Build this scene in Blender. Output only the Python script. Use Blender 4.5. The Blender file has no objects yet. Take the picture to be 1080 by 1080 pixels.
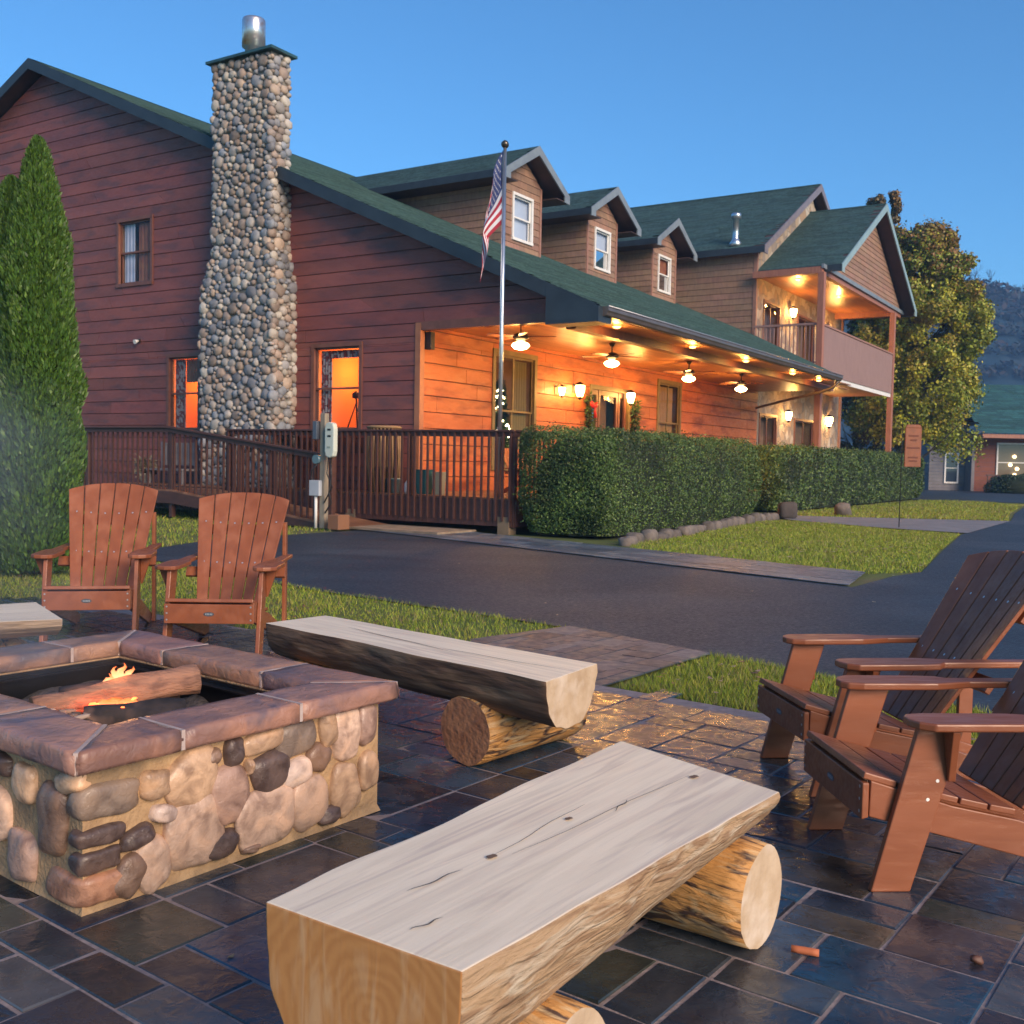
import bpy, math, random
import numpy as np
from mathutils import Vector, Matrix, noise as mnoise
R = math.radians
random.seed(7); rng = np.random.default_rng(7)
sc = bpy.context.scene
col = sc.collection

# ------------------------------------------------------------------ camera
cd = bpy.data.cameras.new('camera'); cam = bpy.data.objects.new('camera', cd); col.objects.link(cam)
cd.sensor_width = 36; cd.lens = 36*1100/1080; cd.clip_end = 3000; cd.clip_start = .05
cd.dof.use_dof = True; cd.dof.focus_distance = 4.2; cd.dof.aperture_fstop = 9
pitch = math.atan(53.3/1100)
cam.matrix_world = Matrix.Translation((0, 0, 1.35)) @ Matrix.Rotation(R(90)-pitch, 4, 'X') @ Matrix.Rotation(R(1.1), 4, 'Z')
sc.camera = cam

# ------------------------------------------------------------------ sky and sun
SUN_EL, SUN_AZ = 24, 143          # afterglow behind the camera
w = bpy.data.worlds.new('World'); sc.world = w; w.use_nodes = True
nt = w.node_tree
sk = nt.nodes.new('ShaderNodeTexSky'); sk.sky_type = 'NISHITA'; sk.sun_disc = False
sk.sun_elevation = R(SUN_EL); sk.sun_rotation = R(SUN_AZ); sk.ozone_density = 7.0; sk.air_density = 1.0; sk.dust_density = 0.1
tint = nt.nodes.new('ShaderNodeMix'); tint.data_type = 'RGBA'; tint.blend_type = 'MULTIPLY'; tint.inputs[0].default_value = 1; tint.inputs[7].default_value = (.68, .97, 1.0, 1)
nt.links.new(sk.outputs[0], tint.inputs[6]); nt.links.new(tint.outputs[2], nt.nodes['Background'].inputs[0]); nt.nodes['Background'].inputs[1].default_value = .097
sl = bpy.data.lights.new('sun', 'SUN'); so = bpy.data.objects.new('sun', sl); col.objects.link(so)
sl.energy = 2.5; sl.angle = R(34); sl.color = (1.0, .76, .54)
sd = Vector((math.sin(R(SUN_AZ))*math.cos(R(SUN_EL)), math.cos(R(SUN_AZ))*math.cos(R(SUN_EL)), math.sin(R(SUN_EL))))
so.rotation_euler = sd.to_track_quat('Z', 'Y').to_euler(); so.location = sd*40+Vector((0, 0, 10))
sc.view_settings.view_transform = 'Standard'; sc.view_settings.look = 'None'; sc.view_settings.exposure = 1.0; sc.view_settings.gamma = 1
sc.cycles.use_denoising = True; sc.cycles.max_bounces = 6; sc.cycles.volume_bounces = 0
sc.cycles.sample_clamp_indirect = 4; sc.cycles.volume_step_rate = 2; sc.cycles.volume_max_steps = 64

# ------------------------------------------------------------------ helpers
def tag(o, label=None, cat=None, group=None, kind=None):
    if label: o['label'] = label
    if cat: o['category'] = cat
    if group: o['group'] = group
    if kind: o['kind'] = kind
    return o
def empty(name, loc, rz=0, label=None, cat=None, group=None):
    o = bpy.data.objects.new(name, None); col.objects.link(o); o.empty_display_size = .2
    o.location = loc; o.rotation_euler = (0, 0, rz)
    return tag(o, label, cat, group)
def copy_tree(o, parent=None):
    kids = [k for k in o.children]
    c = o.copy(); col.objects.link(c); c.parent = parent
    for ch in kids: copy_tree(ch, c)
    return c

class MB:
    def __init__(s): s.v = []; s.f = []; s.m = []; s.c = []; s.sm = []
    def add(s, vs, fs, m=0, c=(1, 1, 1), sm=False):
        b = len(s.v); s.v += [tuple(p) for p in vs]
        for f in fs: s.f.append([b+i for i in f]); s.m.append(m); s.c.append(c); s.sm.append(sm)
    def box(s, x0, x1, y0, y1, z0, z1, m=0, c=(1, 1, 1)):
        s.hexa([(x0, y0, z0), (x1, y0, z0), (x1, y1, z0), (x0, y1, z0), (x0, y0, z1), (x1, y0, z1), (x1, y1, z1), (x0, y1, z1)], m, c)
    def hexa(s, p, m=0, c=(1, 1, 1)):
        s.add(p, [(0, 3, 2, 1), (4, 5, 6, 7), (0, 1, 5, 4), (1, 2, 6, 5), (2, 3, 7, 6), (3, 0, 4, 7)], m, c)
    def prism(s, poly, f0, f1, m=0, c=(1, 1, 1)):
        """poly: 2-D points; f0,f1 map (a,b)->3-D for the two caps"""
        n = len(poly); vs = [f0(*p) for p in poly]+[f1(*p) for p in poly]
        s.add(vs, [tuple(range(n))[::-1], tuple(range(n, 2*n))]+[(i, (i+1) % n, n+(i+1) % n, n+i) for i in range(n)], m, c)
    def tube(s, pts, rad, n=10, m=0, c=(1, 1, 1), caps=True, sm=True):
        pts = [Vector(p) for p in pts]; rings = []
        if not isinstance(rad, (list, tuple)): rad = [rad]*len(pts)
        b = len(s.v)
        for i, p in enumerate(pts):
            d = (pts[min(i+1, len(pts)-1)]-pts[max(i-1, 0)]).normalized()
            a = d.orthogonal().normalized() if i == 0 else (a-d*a.dot(d)).normalized()
            e = d.cross(a)
            for k in range(n):
                t = 2*math.pi*k/n; s.v.append(tuple(p+(a*math.cos(t)+e*math.sin(t))*rad[i]))
        for i in range(len(pts)-1):
            for k in range(n):
                s.f.append([b+i*n+k, b+i*n+(k+1) % n, b+(i+1)*n+(k+1) % n, b+(i+1)*n+k]); s.m.append(m); s.c.append(c); s.sm.append(sm)
        if caps:
            for r in (0, len(pts)-1):
                s.f.append([b+r*n+k for k in range(n)]); s.m.append(m); s.c.append(c); s.sm.append(False)
    def lathe(s, prof, cx=0, cy=0, n=20, m=0, c=(1, 1, 1), sm=True):
        b = len(s.v)
        for r, z in prof:
            for k in range(n):
                t = 2*math.pi*k/n; s.v.append((cx+r*math.cos(t), cy+r*math.sin(t), z))
        for i in range(len(prof)-1):
            for k in range(n):
                s.f.append([b+i*n+k, b+i*n+(k+1) % n, b+(i+1)*n+(k+1) % n, b+(i+1)*n+k]); s.m.append(m); s.c.append(c); s.sm.append(sm)
        for r in (0, len(prof)-1):
            if prof[r][0] > 1e-4: s.f.append([b+r*n+k for k in range(n)]); s.m.append(m); s.c.append(c); s.sm.append(False)
    def blob(s, cen, ax, half, p=2.4, nu=14, nv=9, jit=.06, m=0, c=(1, 1, 1), seed=0):
        """rounded river stone: superellipsoid with three axes and noise"""
        b = len(s.v); cen = Vector(cen); ax = [Vector(a) for a in ax]
        sp = lambda t, e: math.copysign(abs(t)**e, t)
        e = 2/p
        for j in range(nv+1):
            ph = -math.pi/2+math.pi*j/nv
            for i in range(nu):
                th = 2*math.pi*i/nu
                d = (sp(math.cos(ph), e)*sp(math.cos(th), e), sp(math.cos(ph), e)*sp(math.sin(th), e), sp(math.sin(ph), e))
                k = 1+jit*2*(mnoise.noise(Vector((d[0]*1.3+seed*3.1, d[1]*1.3, d[2]*1.3+seed))))
                s.v.append(tuple(cen+sum((ax[q]*(half[q]*d[q]*k) for q in range(3)), Vector())))
        for j in range(nv):
            for i in range(nu):
                s.f.append([b+j*nu+i, b+j*nu+(i+1) % nu, b+(j+1)*nu+(i+1) % nu, b+(j+1)*nu+i]); s.m.append(m); s.c.append(c); s.sm.append(True)
    def build(s, name, mats, parent=None, off=(0, 0, 0), bevel=0, clean=True):
        me = bpy.data.meshes.new(name)
        o3 = Vector(off)
        me.from_pydata([(x-o3.x, y-o3.y, z-o3.z) for x, y, z in s.v], [], s.f)
        if not isinstance(mats, (list, tuple)): mats = [mats]
        for mt in mats: me.materials.append(mt)
        me.polygons.foreach_set('material_index', s.m); me.polygons.foreach_set('use_smooth', s.sm)
        ca = me.color_attributes.new('col', 'FLOAT_COLOR', 'CORNER')
        arr = np.repeat(np.array([list(c)+[1] for c in s.c], dtype=np.float32), [len(f) for f in s.f], axis=0)
        ca.data.foreach_set('color', arr.ravel())
        if clean:
            import bmesh
            bm = bmesh.new(); bm.from_mesh(me); bmesh.ops.recalc_face_normals(bm, faces=bm.faces); bm.to_mesh(me); bm.free()
        me.update()
        o = bpy.data.objects.new(name, me); col.objects.link(o)
        if parent: o.parent = parent
        if bevel:
            b = o.modifiers.new('bevel', 'BEVEL'); b.width = bevel; b.segments = 2; b.limit_method = 'ANGLE'; b.angle_limit = R(35)
        return o

def npmesh(name, V, k, mats, colors=None, parent=None, midx=None):
    """V (M,k,3): M separate k-gons"""
    M = V.shape[0]; me = bpy.data.meshes.new(name)
    me.vertices.add(M*k); me.vertices.foreach_set('co', V.reshape(-1).astype(np.float32))
    me.loops.add(M*k); me.loops.foreach_set('vertex_index', np.arange(M*k, dtype=np.int32))
    me.polygons.add(M); me.polygons.foreach_set('loop_start', np.arange(0, M*k, k, dtype=np.int32))
    if not isinstance(mats, (list, tuple)): mats = [mats]
    for mt in mats: me.materials.append(mt)
    if midx is not None: me.polygons.foreach_set('material_index', midx.astype(np.int32))
    me.update(calc_edges=True)
    if colors is not None:
        ca = me.color_attributes.new('col', 'FLOAT_COLOR', 'CORNER')
        ca.data.foreach_set('color', np.repeat(np.c_[colors, np.ones(M)], k, axis=0).astype(np.float32).ravel())
    o = bpy.data.objects.new(name, me); col.objects.link(o)
    if parent: o.parent = parent
    return o

# ---- materials
def mat(name, c1, c2=None, rough=.7, scale=4, detail=4, stretch=(1, 1, 1), bump=0, bscale=None, bdist=.02, attr=False, metal=0, spec=.5,
        rvar=0, c3=None, s3=.6, lo=.35, hi=.65, coat=0, distort=0):
    m = bpy.data.materials.new(name); m.use_nodes = True; n = m.node_tree.nodes; L = m.node_tree.links
    p = n['Principled BSDF']; p.inputs['Roughness'].default_value = rough; p.inputs['Metallic'].default_value = metal
    p.inputs['Specular IOR Level'].default_value = spec; p.inputs['Coat Weight'].default_value = coat
    tc = n.new('ShaderNodeTexCoord'); mp = n.new('ShaderNodeMapping'); mp.inputs['Scale'].default_value = stretch
    L.new(tc.outputs['Object'], mp.inputs[0])
    def nz(sv, d=detail, dist=distort):
        t = n.new('ShaderNodeTexNoise'); t.inputs['Scale'].default_value = sv; t.inputs['Detail'].default_value = d; t.inputs['Distortion'].default_value = dist
        L.new(mp.outputs[0], t.inputs['Vector']); return t
    def rng_(src, a, b, o1=0, o2=1):
        r = n.new('ShaderNodeMapRange'); r.inputs[1].default_value = a; r.inputs[2].default_value = b; r.inputs[3].default_value = o1; r.inputs[4].default_value = o2
        L.new(src, r.inputs[0]); return r.outputs[0]
    def mix(f, a, b, bt='MIX'):
        x = n.new('ShaderNodeMix'); x.data_type = 'RGBA'; x.blend_type = bt
        for i, q in ((0, f), (6, a), (7, b)):
            if hasattr(q, 'links'): L.new(q, x.inputs[i])
            elif i == 0: x.inputs[0].default_value = q
            else: x.inputs[i].default_value = (*q, 1)
        return x.outputs[2]
    c = None
    if c2 is not None:
        t = nz(scale); c = mix(rng_(t.outputs[0], lo, hi), c1, c2)
    if c3 is not None:
        t3 = nz(scale*s3*.37, 3); c = mix(rng_(t3.outputs[0], .5, .68), c if c is not None else c1, c3)
    if attr:
        a = n.new('ShaderNodeAttribute'); a.attribute_name = 'col'
        c = mix(1.0, c if c is not None else c1, a.outputs['Color'], 'MULTIPLY')
    if c is None: p.inputs['Base Color'].default_value = (*c1, 1)
    else: L.new(c, p.inputs['Base Color'])
    if rvar:
        t = nz((bscale or scale)*.5); L.new(rng_(t.outputs[0], .3, .7, max(.03, rough-rvar), rough+rvar), p.inputs['Roughness'])
    if bump:
        t = nz(bscale or scale*3, 6); b = n.new('ShaderNodeBump'); b.inputs['Strength'].default_value = bump; b.inputs['Distance'].default_value = bdist
        L.new(t.outputs[0], b.inputs['Height']); L.new(b.outputs[0], p.inputs['Normal'])
    m['p'] = 1
    return m
def emis(name, c, s):
    m = bpy.data.materials.new(name); m.use_nodes = True; p = m.node_tree.nodes['Principled BSDF']
    p.inputs['Base Color'].default_value = (*c, 1); p.inputs['Emission Color'].default_value = (*c, 1); p.inputs['Emission Strength'].default_value = s
    return m
def glass(name, tint=(.8, .85, .9), rough=.02):
    m = bpy.data.materials.new(name); m.use_nodes = True; n = m.node_tree.nodes; L = m.node_tree.links
    g = n.new('ShaderNodeBsdfGlossy'); g.inputs['Roughness'].default_value = rough
    t = n.new('ShaderNodeBsdfTransparent'); t.inputs['Color'].default_value = (*tint, 1)
    f = n.new('ShaderNodeLayerWeight'); f.inputs['Blend'].default_value = .13
    x = n.new('ShaderNodeMixShader'); L.new(f.outputs['Fresnel'], x.inputs[0]); L.new(t.outputs[0], x.inputs[1]); L.new(g.outputs[0], x.inputs[2])
    L.new(x.outputs[0], n['Material Output'].inputs[0]); return m

def siding_mat(name, base, alt, dark, rough=.55):
    """stained board siding: each board (vertex colour) shifts tone, grain runs along x and y"""
    return mat(name, base, alt, rough=rough, scale=1.6, detail=6, stretch=(.6, .6, 2.4), bump=.5, bscale=22, bdist=.012, attr=True, c3=dark, s3=3.2, rvar=.15)
Mt = {}
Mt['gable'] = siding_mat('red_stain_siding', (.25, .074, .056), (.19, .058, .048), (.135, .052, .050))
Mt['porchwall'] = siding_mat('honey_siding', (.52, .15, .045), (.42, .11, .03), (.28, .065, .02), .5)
Mt['ceil'] = mat('porch_ceiling_wood', (.42, .18, .065), (.32, .12, .04), rough=.35, scale=3, stretch=(.3, 4, 1), attr=True)
Mt['shingle'] = mat('cedar_shingle', (.30, .175, .115), (.24, .14, .095), rough=.75, scale=5, stretch=(2, 2, .6), bump=.2, attr=True)
Mt['trimwood'] = mat('tan_trim', (.33, .17, .12), (.28, .14, .10), rough=.6, scale=6)
Mt['post'] = mat('post_stain', (.36, .15, .09), (.28, .11, .07), rough=.55, scale=5, stretch=(3, 3, .5))
Mt['rail_lav'] = mat('railing_board', (.31, .19, .16), (.25, .15, .13), rough=.6, scale=4, stretch=(6, 6, .6))
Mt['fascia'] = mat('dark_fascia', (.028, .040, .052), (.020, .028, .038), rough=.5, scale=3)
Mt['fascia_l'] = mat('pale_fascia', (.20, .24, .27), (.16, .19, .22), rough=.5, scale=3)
Mt['soffit'] = mat('brown_soffit', (.075, .04, .032), (.05, .028, .024), rough=.6, scale=3)
Mt['white'] = mat('white_paint', (.78, .76, .72), (.7, .68, .64), rough=.45, scale=5)
Mt['brownframe'] = mat('brown_frame', (.20, .075, .045), (.15, .055, .035), rough=.5, scale=5)
Mt['glass'] = glass('window_glass')
Mt['stone_b'] = mat('grey_mortar', (.22, .205, .18), (.15, .14, .125), rough=.95, scale=8, bump=.4)
Mt['cobble'] = mat('river_cobble', (.85, .85, .85), (1.0, .98, .95), rough=.7, scale=9, detail=6, bump=.25, bscale=30, bdist=.006, attr=True, c3=(.72, .70, .70), s3=2)
Mt['metal'] = mat('galvanised_metal', (.62, .64, .66), (.5, .52, .54), rough=.3, scale=3, metal=.9)
Mt['black'] = mat('black_metal', (.015, .015, .017), (.03, .028, .028), rough=.4, scale=8, metal=.3)
Mt['deck'] = mat('dark_deck_stain', (.085, .034, .024), (.06, .024, .018), rough=.55, scale=4, stretch=(1, 1, 3), bump=.15, attr=True)
Mt['deckfloor'] = mat('deck_floor_boards', (.26, .12, .06), (.19, .08, .04), rough=.5, scale=4, attr=True)
Mt['concrete'] = mat('concrete', (.24, .22, .19), (.17, .155, .135), rough=.9, scale=7, bump=.3)
def roof_mat():
    m = mat('green_shingle_roof', (.026, .066, .062), (.056, .11, .10), rough=.8, scale=9, detail=5, bump=.3, bscale=60, bdist=.01, attr=True)
    return m
Mt['roof'] = roof_mat()
STONECOL = [(.36, .33, .30), (.27, .27, .28), (.42, .38, .34), (.20, .20, .215), (.34, .26, .21), (.46, .42, .36), (.30, .24, .20), (.24, .26, .29), (.40, .31, .24)]

# ================================================================== GROUND
def poly_sheet(name, pts, z, m, sub=0, kind='structure'):
    mb = MB(); mb.add([(x, y, z) for x, y in pts], [tuple(range(len(pts)))])
    o = mb.build(name, m); tag(o, kind=kind); return o
m_soil = mat('lawn_soil', (.075, .105, .016), (.11, .13, .025), rough=.95, scale=1.3, detail=8, bump=.6, bscale=30, bdist=.03, c3=(.12, .095, .045), s3=1.2)
m_asph = mat('asphalt', (.014, .027, .042), (.021, .037, .056), rough=.62, scale=1.1, detail=12, bump=.9, bscale=120, bdist=.006, c3=(.040, .056, .074), s3=1.1, rvar=.18, stretch=(.5, 1, 1), distort=.5, lo=.42, hi=.6)
ground = poly_sheet('ground', [(-900, -300), (1500, -300), (1500, 1500), (-900, 1500)], -.035, m_soil)
drive_pts = [(-5.4, 14.3), (-3.9, 12.75), (-2.05, 10.77), (.53, 8.59), (1.40, 7.55), (2.12, 6.74), (2.75, 5.80), (4.6, 3.6), (9, -2), (60, -8), (95, 40), (100, 95), (18, 95), (20, 62), (24, 60.5), (23.5, 45.5), (20.9, 42.3), (16.2, 33.6), (13.7, 28.6), (11.7, 25.6), (9.6, 22.2), (7.3, 17.6), (5.5, 13.9), (4.9, 13.3), (4.0, 12.05), (3.94, 12.0), (-2.9, 19.95), (-4.9, 17.0)]
drive = poly_sheet('driveway', drive_pts, -.022, m_asph)
far_lot = poly_sheet('parking_lot', [(17.5, 47.5), (20, 60), (19, 66), (60, 66), (60, 45), (23, 44.5), (20.6, 46)], -.017, m_asph)

# slate patio ---------------------------------------------------------
TA = R(53); e1 = Vector((math.cos(TA), math.sin(TA), 0)); e2 = Vector((-math.sin(TA), math.cos(TA), 0))
m_slate = mat('wet_slate', (1.45, 1.4, 1.35), (.50, .56, .66), rough=.26, scale=4.5, detail=7, bump=.7, bscale=22, bdist=.006, attr=True, c3=(1.25, 1.25, 1.3), s3=1.5, rvar=.16, spec=.6, distort=.6)
m_grout = mat('pink_grout', (.29, .23, .22), (.21, .165, .16), rough=.85, scale=20, bump=.3)
SL = [(.022, .032, .046), (.030, .044, .062), (.015, .019, .027), (.018, .044, .072), (.016, .050, .086), (.048, .060, .070), (.034, .032, .040), (.058, .048, .036), (.042, .048, .040), (.056, .066, .076), (.026, .029, .036), (.020, .036, .058), (.028, .032, .042), (.060, .062, .066), (.034, .042, .052)]
def inpoly(x, y, P):
    c = False; n = len(P)
    for i in range(n):
        x1, y1 = P[i]; x2, y2 = P[i-1]
        if (y1 > y) != (y2 > y) and x < (x2-x1)*(y-y1)/(y2-y1)+x1: c = not c
    return c
def tiles(name, P, mod, sizes, colors, m_t, m_g, z, gap, seed, ang=(e1, e2), zt=.012, tilt=.0025, clip=False):
    area_ = sum(P[i-1][0]*P[i][1]-P[i][0]*P[i-1][1] for i in range(len(P))); PC = P if area_ > 0 else P[::-1]
    rr = random.Random(seed); a1, a2 = ang
    us = [Vector((x, y, 0)).dot(a1) for x, y in P]; vs = [Vector((x, y, 0)).dot(a2) for x, y in P]
    u0, v0 = min(us), min(vs); nu = int((max(us)-u0)/mod)+2; nv = int((max(vs)-v0)/mod)+2
    occ = np.zeros((nu, nv), bool); mb = MB()
    for j in range(nv):
        for i in range(nu):
            if occ[i, j]: continue
            ss = sizes[:]; rr.shuffle(ss)
            for a, b in ss+[(1, 1)]:
                if i+a <= nu and j+b <= nv and not occ[i:i+a, j:j+b].any(): break
            occ[i:i+a, j:j+b] = True
            q = [(u0+i*mod+gap, v0+j*mod+gap), (u0+(i+a)*mod-gap, v0+j*mod+gap), (u0+(i+a)*mod-gap, v0+(j+b)*mod-gap), (u0+i*mod+gap, v0+(j+b)*mod-gap)]
            cu, cv = (q[0][0]+q[2][0])/2, (q[0][1]+q[2][1])/2; c = a1*cu+a2*cv
            if clip:
                poly = [tuple((a1*uu+a2*vv).xy) for uu, vv in q]
                for i_ in range(len(PC)):
                    (ax, ay), (bx2, by2) = PC[i_-1], PC[i_]; out = []
                    for k_ in range(len(poly)):
                        p0, p1_ = poly[k_-1], poly[k_]; d0 = (bx2-ax)*(p0[1]-ay)-(by2-ay)*(p0[0]-ax); d1 = (bx2-ax)*(p1_[1]-ay)-(by2-ay)*(p1_[0]-ax)
                        if (d0 < 0) != (d1 < 0): t_ = d0/(d0-d1); out.append((p0[0]+(p1_[0]-p0[0])*t_, p0[1]+(p1_[1]-p0[1])*t_))
                        if d1 >= 0: out.append(p1_)
                    poly = out
                    if len(poly) < 3: break
                if len(poly) < 3: continue
                cc = rr.choice(colors); k = rr.uniform(.75, 1.25); cc = tuple(min(1, x*k) for x in cc); zz = z+zt+rr.uniform(-tilt, tilt)
                n_p = len(poly); mb.add([(x, y, zz) for x, y in poly]+[(x, y, zz-.01) for x, y in poly], [tuple(range(n_p))]+[(k2, (k2+1) % n_p, n_p+(k2+1) % n_p, n_p+k2) for k2 in range(n_p)], 0, cc)
                continue
            if not inpoly(c.x, c.y, P): continue
            cc = rr.choice(colors); k = rr.uniform(.75, 1.25); cc = tuple(min(1, x*k) for x in cc)
            tx, ty = rr.uniform(-tilt, tilt), rr.uniform(-tilt, tilt)
            top = []; ch = .004
            for (uu, vv) in q:
                d = a1*(uu+rr.uniform(-.002, .002))+a2*(vv+rr.uniform(-.002, .002)); top.append(d)
            def inz(d, s, zz): 
                dd = c+(d-c)*(1-s/max(.05, (d-c).length)); return (dd.x, dd.y, z+zz+(tx*(1 if (d-c).dot(a1) > 0 else -1)+ty*(1 if (d-c).dot(a2) > 0 else -1)))
            A = [(d.x, d.y, z-.002) for d in top]; B = [inz(d, 0, zt-ch) for d in top]; C2 = [inz(d, ch*1.6, zt) for d in top]
            mb.add(A+B+C2, [(0, 1, 5, 4), (1, 2, 6, 5), (2, 3, 7, 6), (3, 0, 4, 7), (4, 5, 9, 8), (5, 6, 10, 9), (6, 7, 11, 10), (7, 4, 8, 11), (8, 9, 10, 11)], 0, cc)
    o = mb.build(name, m_t); tag(o, kind='structure')
    return o
patio_P = [(-7.5, 9.6), (-4.2, 9.6), (-3.07, 8.85), (.56, 6.30), (1.37, 5.68), (2.7, 4.62), (4.6, 3.1), (9, -2), (2, -4), (-7.5, -4)]
tiles('patio', patio_P, .152, [(2, 2), (2, 2), (3, 2), (2, 3), (1, 2), (2, 1), (3, 2), (4, 2), (2, 3), (3, 3)], SL, m_slate, m_grout, -.012, .0046, 3)
poly_sheet('patio_grout', patio_P, -.0035, m_grout)
path_P = [(-.22, 6.85), (.56, 6.30), (.62, 6.36), (1.45, 7.48), (.50, 8.62), (-.30, 7.85)]
m_paver = mat('grey_pavers', (1, 1, 1), (.75, .78, .82), rough=.5, scale=8, bump=.35, bscale=30, bdist=.004, attr=True, rvar=.1)
PV = [(.055, .075, .10), (.08, .10, .125), (.045, .055, .08), (.085, .085, .095), (.06, .08, .105)]
tiles('paver_walk', path_P, .11, [(2, 1), (3, 2), (2, 2), (3, 1)], PV, m_paver, None, -.014, .003, 5, clip=True)
poly_sheet('paver_walk_base', [(-.25, 6.9), (.56, 6.32), (1.43, 7.5), (.52, 8.6), (-.28, 7.8)], -.009, m_grout)
sa = Vector((.652, -.758, 0)); sb = Vector((.758, .652, 0))
def sp_(s, t): q = Vector((-2.9, 19.95, 0))+sa*s+sb*t; return (q.x, q.y)
strip_P = [sp_(-3.5, 0), sp_(10.45, 0), sp_(9.75, 1.55), sp_(-3.5, 1.55)]
tiles('paver_strip', strip_P, .2, [(3, 2), (2, 2), (3, 1), (2, 1)], [(.10, .125, .15), (.13, .155, .18), (.085, .10, .125), (.16, .17, .18)], m_paver, None, -.012, .005, 6, ang=(sa, sb), clip=True)
poly_sheet('paver_strip_base', strip_P, -.008, mat('paver_sand', (.12, .12, .12), (.08, .08, .085), rough=.9, scale=9))
m_conc = mat('concrete_path', (.19, .20, .22), (.14, .15, .17), rough=.8, scale=2, detail=7, bump=.2, bscale=40, bdist=.004)
poly_sheet('concrete_path', [(7.0, 29.5), (9.3, 28.9), (13.6, 28.4), (11.75, 25.5), (9.9, 22.6), (8.6, 24.0), (7.2, 26.6)], -.012, m_conc)

# grass blades --------------------------------------------------------
m_blade = mat('grass_blade', (1, 1, 1), None, rough=.55, attr=True, spec=.3)
def in_np(x, y, P):
    c = np.zeros(len(x), bool); n = len(P)
    for i in range(n):
        x1, y1 = P[i]; x2, y2 = P[i-1]
        if y1 == y2: continue
        c ^= ((y1 > y) != (y2 > y)) & (x < (x2-x1)*(y-y1)/(y2-y1)+x1)
    return c
def grass(name, P, n, h, wd, excl=(), dry=.25, z=-.03, prob=None):
    xs = [p[0] for p in P]; ys = [p[1] for p in P]
    x = rng.uniform(min(xs), max(xs), n*2); y = rng.uniform(min(ys), max(ys), n*2)
    k = in_np(x, y, P)
    for E_ in excl: k &= ~in_np(x, y, E_)
    x, y = x[k][:n], y[k][:n]; M = len(x)
    cl = np.array([mnoise.noise(Vector((a*1.1, b*1.1, 3))) for a, b in zip(x, y)])
    hh = h*rng.uniform(.45, 1.2, M)*(1+.7*cl); az = rng.uniform(0, 2*np.pi, M); ln = rng.uniform(.2, .9, M)*hh; la = rng.uniform(0, 2*np.pi, M)
    V = np.zeros((M, 3, 3)); dx, dy = np.cos(az)*wd, np.sin(az)*wd
    V[:, 0] = np.c_[x-dx, y-dy, np.full(M, z)]; V[:, 1] = np.c_[x+dx, y+dy, np.full(M, z)]
    V[:, 2] = np.c_[x+np.cos(la)*ln, y+np.sin(la)*ln, z+hh]
    g = np.array([(.19, .27, .02), (.26, .33, .03), (.13, .20, .018), (.38, .36, .05)])[rng.integers(0, 4, M)]
    d = np.array([(.26, .22, .10), (.20, .15, .08)])[rng.integers(0, 2, M)]
    pick = rng.random(M) < dry*(1+1.8*np.clip(cl, -.4, 1))
    C = np.where(pick[:, None], d, g)*rng.uniform(.7, 1.25, (M, 1))
    o = npmesh(name, V, 3, m_blade, C); tag(o, 'short green lawn grass with brown fallen leaves in it', 'grass', kind='stuff'); return o
g1_P = [(-4.0, 9.5), (-3.07, 8.93), (-.28, 7.0), (-.30, 7.85), (.50, 8.66), (-2.02, 10.85), (-3.9, 12.85), (-6.5, 14.6), (-9.5, 12), (-7.5, 9.7)]
g2_P = [(.66, 6.3), (1.39, 5.72), (2.75, 4.64), (4.6, 3.2), (4.55, 3.6), (2.7, 5.86), (2.08, 6.82), (1.48, 7.50)]
g3_P = [(-5.4, 14.4), (-4.9, 17), (-3.3, 19.6), (-6, 26), (-20, 30), (-22, 12), (-9.5, 12), (-6.5, 14.6)]
g4_P = [sp_(5.5, 1.6), sp_(9.8, 1.6), (5.5, 13.95), (7.25, 17.6), (9.55, 22.2), (8.5, 23.9), (7.1, 26.6), (6.4, 26.2), (2.2, 18.2)]
g5_P = [(9.4, 29.1), (13.7, 28.75), (16.1, 33.7), (20.8, 42.4), (20.6, 45.7), (18.6, 47), (7.2, 29.7)]
grass('grass', g1_P, 62000, .045, .0032, dry=.16); grass('grass', g2_P, 52000, .05, .0026, dry=.16)
grass('grass', g3_P, 50000, .06, .006, dry=.10); grass('grass', g4_P, 70000, .05, .006, dry=.14); grass('grass', g5_P, 40000, .06, .010, dry=.2)

# fallen leaves
def leaves(n, P, size, cols, z):
    xs = [p[0] for p in P]; ys = [p[1] for p in P]
    x = rng.uniform(min(xs), max(xs), n*3); y = rng.uniform(min(ys), max(ys), n*3); k = in_np(x, y, P); x, y = x[k][:n], y[k][:n]; M = len(x)
    az = rng.uniform(0, 6.28, M); s = size*rng.uniform(.5, 1.2, M); V = np.zeros((M, 4, 3))
    for i, (a, b, c) in enumerate(((1, 0, .3), (0, .55, 0), (-1, 0, .35), (0, -.55, .1))):
        V[:, i] = np.c_[x+s*(a*np.cos(az)-b*np.sin(az)), y+s*(a*np.sin(az)+b*np.cos(az)), z+c*s*rng.uniform(.1, 1, M)]
    return V, np.array(cols)[rng.integers(0, len(cols), M)]
lv = [leaves(120, g2_P, .03, [(.22, .10, .05), (.30, .20, .14), (.10, .05, .03)], .012), leaves(220, g1_P, .03, [(.22, .10, .05), (.30, .20, .14), (.10, .05, .03)], .012),
      leaves(220, g4_P, .05, [(.25, .17, .08), (.30, .25, .12)], .005), leaves(90, drive_pts[:10]+[(8, 18), (-2, 19)], .03, [(.30, .27, .16), (.35, .30, .2)], -.018),
      leaves(26, [(-1, 2), (2.5, 2), (2.5, 5.5), (-1, 5.5)], .013, [(.20, .08, .04), (.30, .22, .12)], .003)]
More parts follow.
